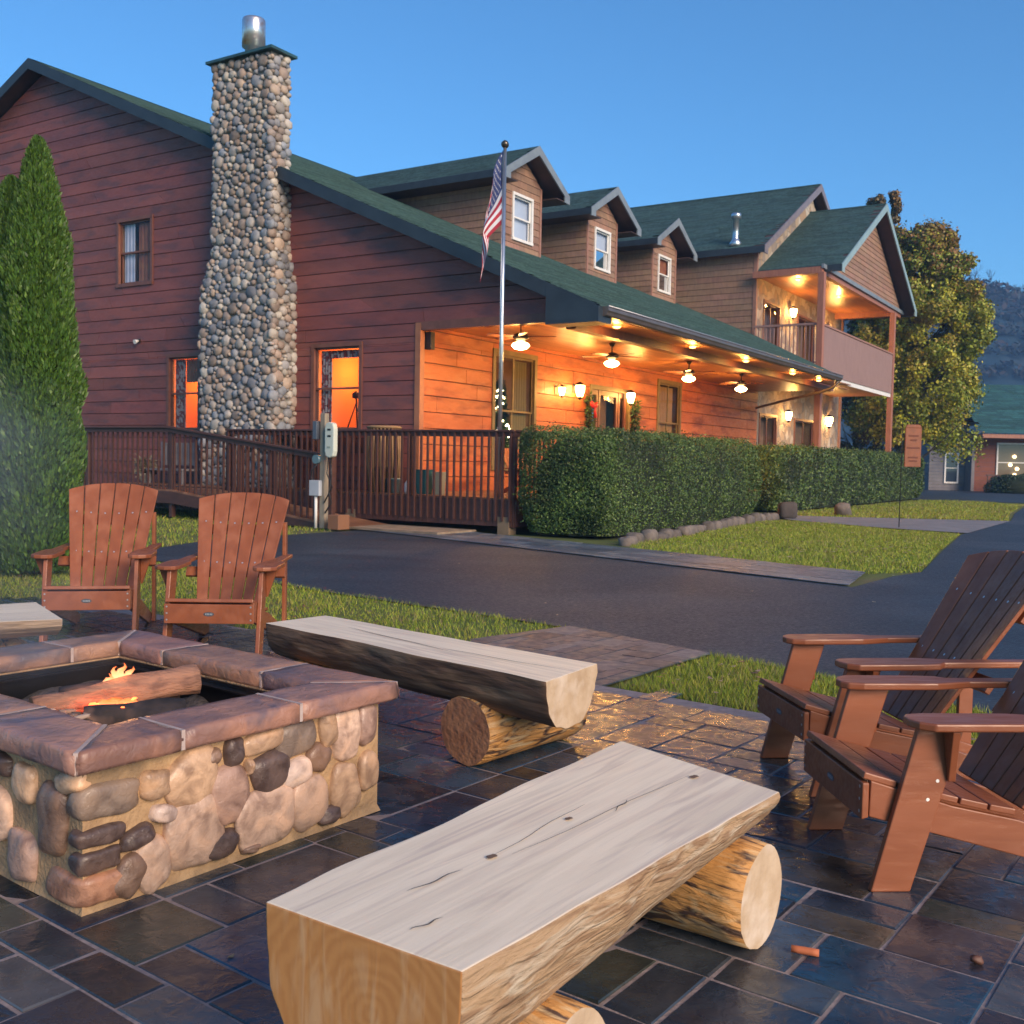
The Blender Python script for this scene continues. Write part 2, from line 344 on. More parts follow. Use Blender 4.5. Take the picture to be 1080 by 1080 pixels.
o = npmesh('fallen_leaves', np.concatenate([a for a, b in lv]), 4, m_blade, np.concatenate([b for a, b in lv])); tag(o, 'scattered brown fallen leaves on grass and pavement', 'leaves', kind='stuff')

# ================================================================== HILL
def hill():
    mb = MB(); nx, ny = 150, 46
    P = []
    for j in range(ny):
        for i in range(nx):
            x = -500+i*8; y = 280+j*10
            t = min(1, max(0, (y-290)/130)); t = t*t*(3-2*t)
            ridge = 76-.16*(x-170)*(1 if x > 170 else .02)+5*mnoise.noise(Vector((x*.012, 0, 4)))
            ridge = max(20, ridge)
            z = ridge*t*(1-.15*max(0, (y-430)/300))+2.6*mnoise.noise(Vector((x*.13, y*.13, 0)))*t+1.4*mnoise.noise(Vector((x*.4, y*.4, 3)))*t-1
            P.append((x, y, z))
    mb.add(P, [(j*nx+i, j*nx+i+1, (j+1)*nx+i+1, (j+1)*nx+i) for j in range(ny-1) for i in range(nx-1)])
    m = mat('wooded_hill', (.030, .060, .085), (.020, .042, .062), rough=1, scale=.07, detail=8, spec=0, c3=(.055, .055, .07), s3=1.4)
    o = mb.build('hill', m); tag(o, kind='structure'); return P, nx, ny
HP, HNX, HNY = hill()
hp = np.array(HP); sel = hp[(hp[:, 0] > 100) & (hp[:, 0] < 300) & (hp[:, 2] > 4) & (hp[:, 1] < 470)]
FP = sel[rng.integers(0, len(sel), 24000)]+rng.uniform(-4, 4, (24000, 3))*np.array([1, 1, 0])
FP[:, 2] += rng.uniform(-.5, 4.0, 24000); HILLP = FP
def bare_tree(mb, x, y, z, h, seed):
    rr = random.Random(seed)
    def br(p, d, L, r, k):
        q = p+d*L; mb.tube([p, q], [r, r*.6], 4, caps=False)
        if k == 0: return
        for _ in range(4 if k > 1 else 3):
            dd = (d+Vector((rr.uniform(-1, 1), rr.uniform(-1, 1), rr.uniform(-.2, .7)))*.62).normalized()
            br(p+d*L*rr.uniform(.55, 1), dd, L*rr.uniform(.45, .7), r*.5, k-1)
    br(Vector((x, y, z)), Vector((0, 0, 1)), h*.42, .28, 4)
m_bark_far = mat('far_bare_bark', (.075, .075, .085), (.05, .05, .06), rough=1, scale=1, spec=0)
for i in range(12):
    mb = MB(); x = 165+i*4.1+random.uniform(-1.2, 1.2); y = 424+random.uniform(-3, 3)
    zz = 72-.16*max(0, x-170)
    bare_tree(mb, 0, 0, 0, random.uniform(11, 19), i); o = mb.build('bare_tree', m_bark_far, clean=False); o.location = (x, y, zz-2)
    tag(o, 'bare leafless tree on the ridge of the distant wooded hill', 'tree', 'bare trees along the hill ridge')


# ================================================================== HOUSE (local frame: x along the front, y towards the back, z up)
PHI = R(90-32.3)
def HW(x, y, z=0):
    return Vector((x*math.cos(PHI)-y*math.sin(PHI), x*math.sin(PHI)+y*math.cos(PHI), z))
HO = (30, 16, 0)
def hthing(name, x, y, z, label, cat, group=None, rz=0): return empty(name, HW(x, y, z), PHI+rz, label, cat, group)
def boards(mb, f, z0, z1, xr, holes, h, th=.03, lap=.0, gap=.012, seg=0, base=(1, 1, 1), var=.18, hue=.05, seed=1, zoff=0, m=0):
    rr = random.Random(seed); z = z0-zoff; k = 0
    while z < z1:
        za, zb = max(z, z0)+gap/2, min(z+h, z1)-gap/2; z += h; k += 1
        if zb-za < .01: continue
        kv = 1+rr.uniform(-var, var)
        cuts = sorted({za, zb} | {c for H_ in holes for c in H_[2:4] if za < c < zb})
        for a, b in zip(cuts, cuts[1:]):
            s0b, s1b = xr(a); s0t, s1t = xr(b)
            if s1b <= s0b and s1t <= s0t: continue
            if s1t < s0t: s0t = s1t = (s0t+s1t)/2
            iv = [(None, None)]
            hs = sorted([(H_[0], H_[1]) for H_ in holes if H_[2] < b-1e-6 and H_[3] > a+1e-6])
            edges = []; cur = None
            L_ = (s0b, s0t)
            for h0, h1 in hs: edges.append((L_, (h0, h0))); L_ = (h1, h1)
            edges.append((L_, (s1b, s1t)))
            for (lb, lt), (rb, rt) in edges:
                if rb <= lb+.004 and rt <= lt+.004: continue
                rb, rt = max(rb, lb), max(rt, lt)
                pos = [0.0]
                if seg:
                    Wd = max(rb-lb, rt-lt); q = rr.uniform(.15, 1)*seg
                    while q < Wd-.03: pos.append(q/Wd); q += seg*rr.uniform(.6, 1.4)
                pos.append(1.0)
                for p, q in zip(pos, pos[1:]):
                    g = gap*.35/max(.01, max(rb-lb, rt-lt)) if seg else 0
                    A = lambda u: lb+(rb-lb)*u; B = lambda u: lt+(rt-lt)*u
                    p2, q2 = p+g, q-g
                    k2 = kv*(1+rr.uniform(-var, var)*.8); c = tuple(x*k2*(1+rr.uniform(-hue, hue)) for x in base)
                    e_ = min(.006, (b-a)/4); t1, t2 = th+lap, th
                    mb.add([f(A(p2), a, 0), f(A(q2), a, 0), f(B(q2), b, 0), f(B(p2), b, 0),
                            f(A(p2), a, t1-e_), f(A(q2), a, t1-e_), f(B(q2), b, t2-e_), f(B(p2), b, t2-e_),
                            f(A(p2), a+e_, t1), f(A(q2), a+e_, t1), f(B(q2), b-e_, t2), f(B(p2), b-e_, t2)],
                           [(0, 1, 5, 4), (3, 7, 6, 2), (0, 4, 7, 3), (1, 2, 6, 5), (4, 5, 9, 8), (5, 6, 10, 9), (6, 7, 11, 10), (7, 4, 8, 11), (8, 9, 10, 11)], m, c)
def quadsheet(mb, f, poly, t, m=0, c=(1, 1, 1)):
    mb.add([f(s, z, t) for s, z in poly], [tuple(range(len(poly)))], m, c)
def fbox(mb, f, s0, s1, z0, z1, t0, t1, m=0, c=(1, 1, 1)):
    mb.hexa([f(s0, z0, t0), f(s1, z0, t0), f(s1, z0, t1), f(s0, z0, t1), f(s0, z1, t0), f(s1, z1, t0), f(s1, z1, t1), f(s0, z1, t1)], m, c)
E_room = mat('lit_room_wall', (.80, .42, .17), (.72, .36, .14), rough=.9, scale=.6)
m_dim = mat('dim_interior', (.10, .055, .04), (.05, .03, .025), rough=.9, scale=1.5)
m_dim2 = mat('pale_interior', (.30, .17, .10), (.2, .11, .07), rough=.9, scale=1.5)
m_curt = mat('checked_curtain', (.20, .035, .03), (.40, .30, .26), rough=.95, scale=12, lo=.48, hi=.52)
m_shade = mat('white_shade', (.62, .60, .66), (.5, .48, .55), rough=.9, scale=3)
m_pale_backing = mat('pale_blue_backing', (.62, .66, .74), (.52, .56, .66), rough=.25, scale=1)  # pale blue backing close behind the glass of two dormers
m_redshade = mat('red_curtain', (.30, .09, .05), (.38, .14, .06), rough=.9, scale=5)
def window(parent, f, s0, s1, z0, z1, frame, room, depth=.5, casing=.09, sash=1, mull=0, name='window'):
    """casing proud of the wall, sashes in the opening, glass, and a shallow room behind"""
    mb = MB(); c = casing
    fbox(mb, f, s0-c, s1+c, z1, z1+c, -.02, .065); fbox(mb, f, s0-c, s1+c, z0-c, z0, -.02, .075)
    fbox(mb, f, s0-c, s0, z0, z1, -.02, .06); fbox(mb, f, s1, s1+c, z0, z1, -.02, .06)
    b = .045; mid = (z0+z1)/2
    for (za, zb, t) in (((mid-b/2, z1, -.01), (z0, mid+b/2, -.045)) if sash else ((z0, z1, -.02),)):
        fbox(mb, f, s0, s1, zb-b, zb, t-.03, t); fbox(mb, f, s0, s1, za, za+b, t-.03, t)
        fbox(mb, f, s0, s0+b, za+b, zb-b, t-.03, t-.001); fbox(mb, f, s1-b, s1, za+b, zb-b, t-.03, t-.001)
        for k in range(mull): x = s0+(s1-s0)*(k+1)/(mull+1); fbox(mb, f, x-.03, x+.03, za+b, zb-b, t-.03, t-.002)
        quadsheet(mb, f, [(s0+b, za+b), (s1-b, za+b), (s1-b, zb-b), (s0+b, zb-b)], t-.016, 1)
    d = -depth
    P = [(s0, z0), (s1, z0), (s1, z1), (s0, z1)]
    for i in range(4):
        (a, c1), (b_, c2) = P[i], P[(i+1) % 4]
        mb.add([f(a, c1, -.08), f(b_, c2, -.08), f(b_, c2, d), f(a, c1, d)], [(0, 1, 2, 3)], 2)
    mb.add([f(a, c1, d) for a, c1 in P], [(0, 1, 2, 3)], 2)
    return mb.build(name, [frame, Mt["glass"], room], parent, HO)
def curtain(parent, f, s0, s1, z0, z1, t, m, n=9, amp=.02, name='curtain'):
    mb = MB(); k = n*4; P = []
    for j in (0, 1):
        for i in range(k+1): P.append(f(s0+(s1-s0)*i/k, z0 if j == 0 else z1, t+amp*math.sin(i*math.pi/2)))
    mb.add(P, [(i, i+1, k+2+i, k+1+i) for i in range(k)], 0, sm=True); return mb.build(name, m, parent, HO, clean=False)

house = hthing('lodge', HO[0], HO[1], 0, 'large two storey lodge with red stained siding, green roof, dormers and a lit front porch', 'building')
GX, WY, CZ = 17.92, 13.83, 4.27
SL_ = .44
def zroof(y): return 4.3+SL_*(y-9.2) if y <= 27.05 else 12.15-SL_*(y-27.05)
# --- gable wall
fG = lambda s, z, t: (GX-t, s, z)
def xrG(z):
    lo = WY if z < CZ-.001 else 10.42
    zz = z+.30
    yf = 9.2+(zz-4.3)/SL_; yb = 27.05+(12.15-zz)/SL_
    return (max(lo, yf), min(44.0, yb))
wins = dict(up=(22.45, 23.71, 5.82, 7.42), lo1=(20.64, 21.72, 2.0, 3.82), lo2=(15.40, 16.74, 2.0, 3.86))
holesG = [tuple(wins[k]) for k in wins]
mb = MB(); boards(mb, fG, -.1, CZ, xrG, holesG, .315, gap=.014, seg=4.5, var=.15, seed=11)
boards(mb, fG, CZ, 12.0, xrG, holesG, .315, gap=.014, seg=4.5, var=.15, seed=12)
mb.build('gable_wall', Mt['gable'], house, HO, clean=False)
mb = MB()
for (a, b, c, d) in ((13.9, 44, 0, 2.0), (13.9, 15.4, 2.0, 3.86), (16.74, 20.64, 2, 3.82), (21.72, 44, 2, 3.82), (13.9, 22.45, 3.86, 5.82)): fbox(mb, fG, a, b, c, d, -.12, -.005)
fbox(mb, fG, 13.9, 16.74, 3.86, 4.2, -.12, -.006); fbox(mb, fG, 22.45, 42, 3.82, 5.82, -.12, -.006)
mb.add([fG(s, z, -.006) for s, z in ((10.5, 4.3), (22.45, 4.3), (22.45, 9.8), (10.5, 4.6))], [(0, 1, 2, 3)])
mb.add([fG(s, z, -.006) for s, z in ((22.45, 7.42), (23.71, 7.42), (23.71, 10.3), (22.45, 9.8))], [(0, 1, 2, 3)])
mb.add([fG(s, z, -.006) for s, z in ((23.71, 5.82), (41, 5.82), (27.05, 11.8), (23.71, 10.3))], [(0, 1, 2, 3)])
mb.build('wall_core', Mt['soffit'], house, HO, clean=False)
mb = MB(); fbox(mb, fG, WY-.14, WY+.0, .62, CZ, -.10, .055); mb.build('corner_board', mat('orange_corner', (.38, .15, .07), (.3, .11, .05), rough=.5), house, HO)
mb = MB(); fbox(mb, fG, 10.35, WY, CZ-.16, CZ+.02, -.14, .045); mb.build('porch_beam', Mt['brownframe'], house, HO)
wd = window(house, fG, *wins['up'][:2], *wins['up'][2:], Mt['brownframe'], m_dim2, .7); 
curtain(wd, fG, 22.5, 23.1, 5.86, 7.38, -.12, m_redshade, 4); curtain(wd, fG, 23.25, 23.66, 5.86, 7.38, -.11, m_shade, 3, name='window_shade')
wd = window(house, fG, *wins['lo1'][:2], *wins['lo1'][2:], Mt['brownframe'], E_room, 2.0)
plight_q = [((GX+1.1, 21.0, 3.3), 26), ((GX+1.1, 16.1, 3.4), 34)]
mb = MB(); mb.box(GX+1.5, GX+1.9, 20.7, 21.5, 2.0, 2.75); mb.box(GX+1.4, GX+1.95, 20.65, 21.3, 2.75, 2.8); mb.tube([(GX+1.7, 21.1, 2.8), (GX+1.7, 21.1, 3.15)], .02); mb.lathe([(.20, 3.1), (.10, 3.35)], GX+1.7, 21.1, 12); mb.build('side_table', Mt['soffit'], wd, HO)
curtain(wd, fG, 21.3, 21.68, 2.04, 3.78, -.14, m_curt, 5); curtain(wd, fG, 20.68, 21.3, 3.2, 3.78, -.16, m_redshade, 5, name='valance')
wd = window(house, fG, *wins['lo2'][:2], *wins['lo2'][2:], Mt['brownframe'], E_room, 2.0)
mb = MB(); mb.box(GX+1.93, GX+1.97, 15.75, 16.3, 3.0, 3.45); mb.box(GX+1.2, GX+1.6, 15.4, 16.1, 2.0, 2.5); mb.box(GX+1.55, GX+1.62, 15.4, 16.1, 2.5, 3.0); mb.build('furniture', Mt['soffit'], wd, HO)
curtain(wd, fG, 16.36, 16.68, 2.04, 3.80, -.14, m_curt, 4); curtain(wd, fG, 15.46, 16.36, 3.62, 3.80, -.14, m_curt, 9, name='valance')
mb = MB(); mb.tube([fG(15.9, 2.04, -.5), fG(15.95, 2.9, -.5)], .02); mb.tube([fG(16.2, 2.04, -.5), fG(15.95, 2.6, -.5), fG(15.7, 2.04, -.5)], .018)
mb.lathe([(.01, 2.9), (.09, 2.84), (.09, 2.74), (.02, 2.72)], GX+.5, 15.95, 10); mb.build('window_ornament', Mt['black'], wd, HO)

# --- main roof
def shingles(mb, O, U, V, N, rows, rh, xr, seg=.9, seed=3, c=(1, 1, 1)):
    """courses of shingles from the eave up: O origin, U along the eave, V up the slope, N normal; xr(v)->(u0,u1)"""
    rr = random.Random(seed); O, U, V, N = map(Vector, (O, U, V, N))
    for r in range(rows):
        v0, v1 = r*rh, (r+1)*rh+.02; u0, u1 = xr(v0+.5*rh)
        if u1-u0 < .05: continue
        u = u0-rr.uniform(0, seg)
        while u < u1:
            a, b = max(u, u0), min(u+seg*rr.uniform(.3, 1.1), u1); u = b if b > a else u+seg
            if b-a < .02: 
                if b >= u1: break
                continue
            k = rr.uniform(.72, 1.3); cc = (k*rr.uniform(.95, 1.05), k, k*rr.uniform(.95, 1.08))
            p = [O+U*a+V*v0+N*.022, O+U*b+V*v0+N*.022, O+U*b+V*v1+N*.008, O+U*a+V*v1+N*.008, O+U*a+V*v0+N*.0, O+U*b+V*v0]
            mb.add(p, [(0, 1, 2, 3), (4, 5, 1, 0)], 0, cc)
            if b >= u1: break
RX0 = 17.47
n_ = math.sqrt(1+SL_**2); Vf = (0, 1/n_, SL_/n_); Nf = (0, -SL_/n_, 1/n_)
mb = MB()
def xr_main(v):
    y = 9.2+v/n_; return (RX0, 34.0+(y-9.2)*1.21 if y < 14.75 else 41)
shingles(mb, (0, 9.2, 4.30), (1, 0, 0), Vf, Nf, 133, .147, xr_main, seed=5)
shingles(mb, (0, 44.9, 4.30), (1, 0, 0), (0, -1/n_, SL_/n_), (0, SL_/n_, 1/n_), 30, .65, lambda v: (RX0, 41), seg=2.2, seed=6)
mb.add([(RX0, 27.05, 12.17), (52, 27.05, 12.17), (52, 27.3, 12.08), (RX0, 27.3, 12.08), (52, 26.8, 12.08), (RX0, 26.8, 12.08)], [(0, 1, 2, 3), (5, 4, 1, 0)])
rf = mb.build('roof', Mt['roof'], house, HO, clean=False)
mb = MB()   # structural slab under the shingles
def slab(mb, x0, x1, ya, yb, za, zb, th, m=0):
    mb.hexa([(x0, ya, za-th), (x1, ya, za-th), (x1, yb, zb-th), (x0, yb, zb-th), (x0, ya, za-.002), (x1, ya, za-.002), (x1, yb, zb-.002), (x0, yb, zb-.002)], m)
slab(mb, RX0+.05, 34.0, 9.22, 27.05, 4.3, 12.15, .16)
mb.hexa([(34, 9.24, 4.16), (40.7, 14.8, 6.6), (40.7, 27.05, 11.99), (34, 27.05, 11.99), (34, 9.24, 4.315), (40.7, 14.8, 6.755), (40.7, 27.05, 12.145), (34, 27.05, 12.145)])
slab(mb, RX0+.05, 41, 44.88, 27.06, 4.3, 12.15, .16)
mb.build('roof_deck', Mt['soffit'], house, HO)
mb = MB()   # rake boards
for sgn in (1, -1):
    Y = lambda y: y if sgn == 1 else 54.1-y
    for (o0, o1, za, zb) in ((-.02, .05, .27, -.012), ):
        p = [(RX0+o0, Y(10.1), zroof(10.1)-za), (RX0+o1, Y(10.1), zroof(10.1)-za), (RX0+o1, 27.05, 12.15-za), (RX0+o0, 27.05, 12.15-za),
             (RX0+o0, Y(9.2), zroof(9.2)-zb), (RX0+o1, Y(9.2), zroof(9.2)-zb), (RX0+o1, 27.05, 12.15-zb), (RX0+o0, 27.05, 12.15-zb)]
        mb.hexa(p)
mb.hexa([(RX0-.03, 9.2, 4.0), (RX0+.52, 9.2, 4.0), (RX0+.52, 10.35, 4.0), (RX0-.03, 10.35, 4.0), (RX0-.03, 9.2, 4.29), (RX0+.52, 9.2, 4.29), (RX0+.52, 10.35, 4.74), (RX0-.03, 10.35, 4.74)])
mb.build('rake_board', Mt['fascia'], house, HO)
mb = MB(); mb.add([(RX0+.05, 9.3, 4.1), (GX, 9.3, 4.1), (GX, 27.05, 11.97), (RX0+.05, 27.05, 11.97)], [(0, 1, 2, 3)]); mb.add([(RX0+.05, 44.8, 4.1), (GX, 44.8, 4.1), (GX, 27.05, 11.97), (RX0+.05, 27.05, 11.97)], [(0, 1, 2, 3)])
mb.build('gable_soffit', Mt['soffit'], house, HO)
# gutter: half round trough of brown metal with a bright lip
m_gut = mat('brown_gutter', (.16, .13, .12), (.12, .10, .09), rough=.35, metal=.4, scale=3)
mb = MB(); prof = [(9.22, 4.30), (9.10, 4.30), (9.08, 4.27), (9.08, 4.22), (9.11, 4.19), (9.13, 4.14), (9.17, 4.12), (9.22, 4.12)]
mb.prism(prof, lambda y, z: (RX0+.15, y, z), lambda y, z: (34.1, y, z)); gt = mb.build('gutter', m_gut, house, HO)
mb = MB(); mb.tube([(34.0, 9.2, 4.15), (34.05, 9.35, 3.95), (34.2, 9.8, 3.8), (36, 11.3, 3.72), (39.2, 13.7, 3.6)], .05, 8); mb.build('downspout', m_gut, house, HO)
mb = MB(); mb.tube([(RX0+.16, 9.08, 4.305), (34.1, 9.08, 4.305)], .012, 6); mb.build('gutter_lip', mat('pale_gutter_lip', (.4, .4, .42), rough=.3, metal=.6), house, HO)
# porch ceiling, soffit and walls
mb = MB(); y = 10.3
while y < WY: mb.box(GX+.1, 39.6, y, min(y+.135, WY), CZ-.02, CZ, 0, (random.uniform(.8, 1.15),)*3); y += .142
mb.box(RX0+.56, 36, 9.3, 9.95, 4.13, 4.155); mb.build('porch_ceiling', Mt['ceil'], house, HO)
mb = MB(); mb.box(GX+.15, 36.5, 10.02, 10.24, 3.98, 4.28); mb.build('eave_beam', Mt['brownframe'], house, HO)
fP = lambda s, z, t: (s, WY-t, z)
pw = [(20.95, 22.75, 1.25, 3.92), (25.85, 28.15, .66, 3.42), (30.35, 32.0, 1.45, 3.92)]
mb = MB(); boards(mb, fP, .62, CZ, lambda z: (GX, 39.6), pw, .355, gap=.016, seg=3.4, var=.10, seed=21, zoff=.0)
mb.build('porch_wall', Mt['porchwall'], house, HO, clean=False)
mb = MB()
for a, b in ((GX, 20.95), (22.75, 25.85), (28.15, 30.35), (32.0, 39.6)): fbox(mb, fP, a, b, 0, 4.4, -.1, -.006)
for a, b, c in ((20.95, 22.75, 1.25), (30.35, 32.0, 1.45), (25.85, 28.15, .66)): fbox(mb, fP, a, b, 0, c, -.1, -.007)
for a, b, c in ((20.95, 22.75, 3.92), (30.35, 32.0, 3.92), (25.85, 28.15, 3.42)): fbox(mb, fP, a, b, c, 4.4, -.1, -.007)
mb.build('wall_core', Mt['soffit'], house, HO)
m_olive = mat('olive_frame', (.20, .15, .06), (.15, .11, .045), rough=.5)
wd = window(house, fP, *pw[0][:2], *pw[0][2:], m_olive, m_dim2, 2.4, mull=1, casing=.12)
curtain(wd, fP, 22.0, 22.68, 1.3, 3.85, -.15, mat('olive_curtain', (.22, .17, .07), rough=.9), 6)
wd2 = window(house, fP, *pw[2][:2], *pw[2][2:], m_olive, m_dim2, .6, mull=1, casing=.12)
curtain(wd2, fP, 30.4, 31.95, 1.5, 3.85, -.2, mat('tan_curtain', (.40, .24, .11), rough=.9), 12)
# front door
mb = MB(); s0, s1, z0, z1 = pw[1]
fbox(mb, fP, s0-.12, s0, z0, z1+.12, -.1, .07, 1); fbox(mb, fP, s1, s1+.12, z0, z1+.12, -.1, .07, 1); fbox(mb, fP, s0, s1, z1, z1+.12, -.1, .07, 1)
for a, b in ((s0, s0+.5), (s0+.55, s1-.55), (s1-.5, s1)):
    fbox(mb, fP, a, b, z0, z0+.45, -.1, -.02); fbox(mb, fP, a, b, z1-.14, z1, -.1, -.02); fbox(mb, fP, a, a+.1, z0+.45, z1-.14, -.1, -.02); fbox(mb, fP, b-.1, b, z0+.45, z1-.14, -.1, -.02)
    quadsheet(mb, fP, [(a+.1, z0+.45), (b-.1, z0+.45), (b-.1, z1-.14), (a+.1, z1-.14)], -.065, 2)
fbox(mb, fP, s0, s1, z0, z1, -.7, -.68, 3)
dr = mb.build('door', [Mt['brownframe'], m_olive, Mt['glass'], m_dim2], house, HO)
mb = MB(); mb.tube([(s0+.62, WY+.0, 1.6), (s0+.62, WY-.07, 1.6), (s0+.62, WY-.07, 1.75)], .014, 6); mb.build('handle', Mt['metal'], dr, HO)

# --- dormers
def dormer(cx, ph):
    hw, rz, fy = 1.09, 10.66, 16.8; ez = 9.62
    f = lambda s, z, t: (s, fy-t, z); zb = zroof(fy)-.05
    mb = MB(); top = lambda z: ((cx-hw, cx+hw) if z < ez+.12 else (cx-hw+(z-ez-.12)/.60, cx+hw-(z-ez-.12)/.60))
    wz0, wz1 = 7.98, 9.22; hole = [(cx-.50, cx+.50, wz0, wz1)]
    boards(mb, f, zb, 10.5, top, hole, .21, th=.012, lap=.016, gap=.004, seg=.45, seed=int(cx), var=.12)
    for sx in (-1, 1):
        g = (lambda s, z, t: (cx+sx*(hw+t), s, z))
        boards(mb, g, zb, ez+.1, lambda z: (fy, 9.2+(z+.02-4.3)/SL_), [], .21, th=.012, lap=.016, gap=.004, seg=.6, seed=int(cx)+sx, var=.12)
    for sx in (-1, 1): fbox(mb, f, cx+sx*(hw-.04)-.05, cx+sx*(hw-.04)+.05, zb, ez+.1, -.02, .04, 1)
    d = mb.build('dormer', [Mt['shingle'], Mt['trimwood']], house, HO, clean=False)
    mb = MB(); s_ = .575; ov = 1.86; y0 = fy-.55; yb = 25.0
    nn = math.sqrt(1+s_*s_)
    for sx in (-1, 1):
        def xr(v, sx=sx):
            x = ov-v/nn; z = rz-s_*(x); return (0, max(.3, 9.2+(z-4.3)/SL_-y0+.05))
        shingles(mb, (cx+sx*ov, y0, rz-s_*ov), (0, 1, 0), (-sx/nn, 0, s_/nn), (sx*s_/nn, 0, 1/nn), 15, ov*nn/15, xr, seg=.5, seed=int(cx*3)+sx)
    for sx in (-1, 1):
        e_ = 9.2+(rz-s_*ov-4.3)/SL_; tip = (cx, 9.2+(rz-4.3)/SL_)
        x0, z0 = cx+sx*ov, rz-s_*ov
        mb.add([(x0, y0, z0-.17), (x0, e_, z0-.17), (cx, tip[1], rz-.17), (cx, y0, rz-.17)], [(0, 1, 2, 3)], 3)       # underside
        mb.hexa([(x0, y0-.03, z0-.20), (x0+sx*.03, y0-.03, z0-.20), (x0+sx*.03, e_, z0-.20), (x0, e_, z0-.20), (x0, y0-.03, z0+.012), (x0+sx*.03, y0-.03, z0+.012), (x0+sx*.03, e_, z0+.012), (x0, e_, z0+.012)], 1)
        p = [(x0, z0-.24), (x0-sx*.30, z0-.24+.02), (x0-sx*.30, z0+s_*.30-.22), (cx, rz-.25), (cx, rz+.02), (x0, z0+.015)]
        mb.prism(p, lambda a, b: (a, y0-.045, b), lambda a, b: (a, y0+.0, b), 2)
        mb.hexa([(x0, y0, z0-.2), (cx+sx*(hw+.02), y0, z0-.2), (cx+sx*(hw+.02), e_-.2, z0-.2), (x0, e_-.2, z0-.2), (x0, y0, z0-.175), (cx+sx*(hw+.02), y0, z0-.175), (cx+sx*(hw+.02), e_-.2, z0-.175), (x0, e_-.2, z0-.175)], 3)
    mb.build('dormer_roof', [Mt['roof'], Mt['fascia'], Mt['fascia_l'], Mt['soffit']], d, HO, clean=False)
    room = [m_pale_backing, m_pale_backing, m_redshade][ph]
    window(d, f, cx-.50, cx+.50, wz0, wz1, Mt['white'], room, .12, casing=.08)
for ph, cx in enumerate((26.80, 31.97, 37.10)): dormer(cx, ph)

# --- wing with the balcony
WX, WF, WC = 40.10, 14.20, 46.90
def flagstone(name):
    m = bpy.data.materials.new(name); m.use_nodes = True; n = m.node_tree.nodes; L = m.node_tree.links; p = n['Principled BSDF']; p.inputs['Roughness'].default_value = .85
    tc = n.new('ShaderNodeTexCoord'); v = n.new('ShaderNodeTexVoronoi'); v.inputs['Scale'].default_value = 2.6; v.inputs['Randomness'].default_value = 1
    v2 = n.new('ShaderNodeTexVoronoi'); v2.feature = 'DISTANCE_TO_EDGE'; v2.inputs['Scale'].default_value = 2.6
    r = n.new('ShaderNodeValToRGB'); r.color_ramp.interpolation = 'CONSTANT'; els = r.color_ramp.elements
    for i, (pos, c) in enumerate(((0, (.36, .28, .20)), (.25, (.26, .21, .17)), (.45, (.42, .35, .27)), (.6, (.22, .19, .17)), (.75, (.34, .24, .16)), (.9, (.45, .40, .33)))):
        e = els[i] if i < 2 else els.new(pos); e.position = pos; e.color = (*c, 1)
    sp = n.new('ShaderNodeSeparateColor'); mr = n.new('ShaderNodeMapRange'); mr.inputs[1].default_value = .0; mr.inputs[2].default_value = .05
    mx = n.new('ShaderNodeMix'); mx.data_type = 'RGBA'; mx.inputs[6].default_value = (.25, .22, .18, 1); b = n.new('ShaderNodeBump'); b.inputs['Distance'].default_value = .03; b.inputs['Strength'].default_value = .8
    for q in (v, v2): L.new(tc.outputs['Object'], q.inputs['Vector'])
    L.new(v.outputs['Color'], sp.inputs[0]); L.new(sp.outputs[0], r.inputs[0]); L.new(v2.outputs[0], mr.inputs[0]); L.new(mr.outputs[0], mx.inputs[0]); L.new(r.outputs[0], mx.inputs[7]); L.new(mx.outputs[2], p.inputs['Base Color'])
    L.new(mr.outputs[0], b.inputs['Height']); L.new(b.outputs[0], p.inputs['Normal']); return m
Mt['flag'] = flagstone('flagstone_veneer')
fW = lambda s, z, t: (s, WF-t, z); fWs = lambda s, z, t: (WX-t, s, z)
mb = MB(); boards(mb, fWs, 5.4, 9.78, lambda z: (WF, min(28, 9.2+(z+.3-4.3)/SL_+1)), [], .235, th=.012, lap=.018, gap=.004, seg=.55, seed=41, var=.1)
mb.box(WX+.002, WX+.12, WF+.1, 27, 0, 9.7, 0, (.5, .5, .5)); mb.build('wing_wall', Mt['shingle'], house, HO, clean=False)
holesW = [(41.1, 43.0, 5.2, 7.95), (45.6, 48.0, 5.2, 7.95), (41.0, 43.0, .3, 3.4), (45.6, 48.4, .3, 3.4)]
mb = MB(); boards(mb, fW, -.1, 13.6, lambda z: ((39.62, 52.7) if z < 4.3 else (WX, 52.7)) if z < 9.7 else (WX+(z-9.7)/.55, 53.7-(z-9.7)/.55), holesW, .6, th=.02, gap=0, seed=42, var=0, hue=0)
mb.build('stone_wall', Mt['flag'], house, HO, clean=False)
mb = MB(); mb.box(WX-.04, WX+.10, WF-.06, WF+.08, 5.0, 9.75); mb.build('corner_trim', Mt['trimwood'], house, HO); mb = MB(); mb.box(52.62, 52.85, WF-.1, WF+.1, 0, 9.7); mb.box(52.6, 52.68, WF+.05, 27, 0, 9.69); mb.build('corner_trim', Mt['trimwood'], house, HO)
for (a, b, c, d) in holesW: window(house, fW, a, b, c, d, Mt['brownframe'], m_dim2, .5, sash=0, mull=1, casing=.1)
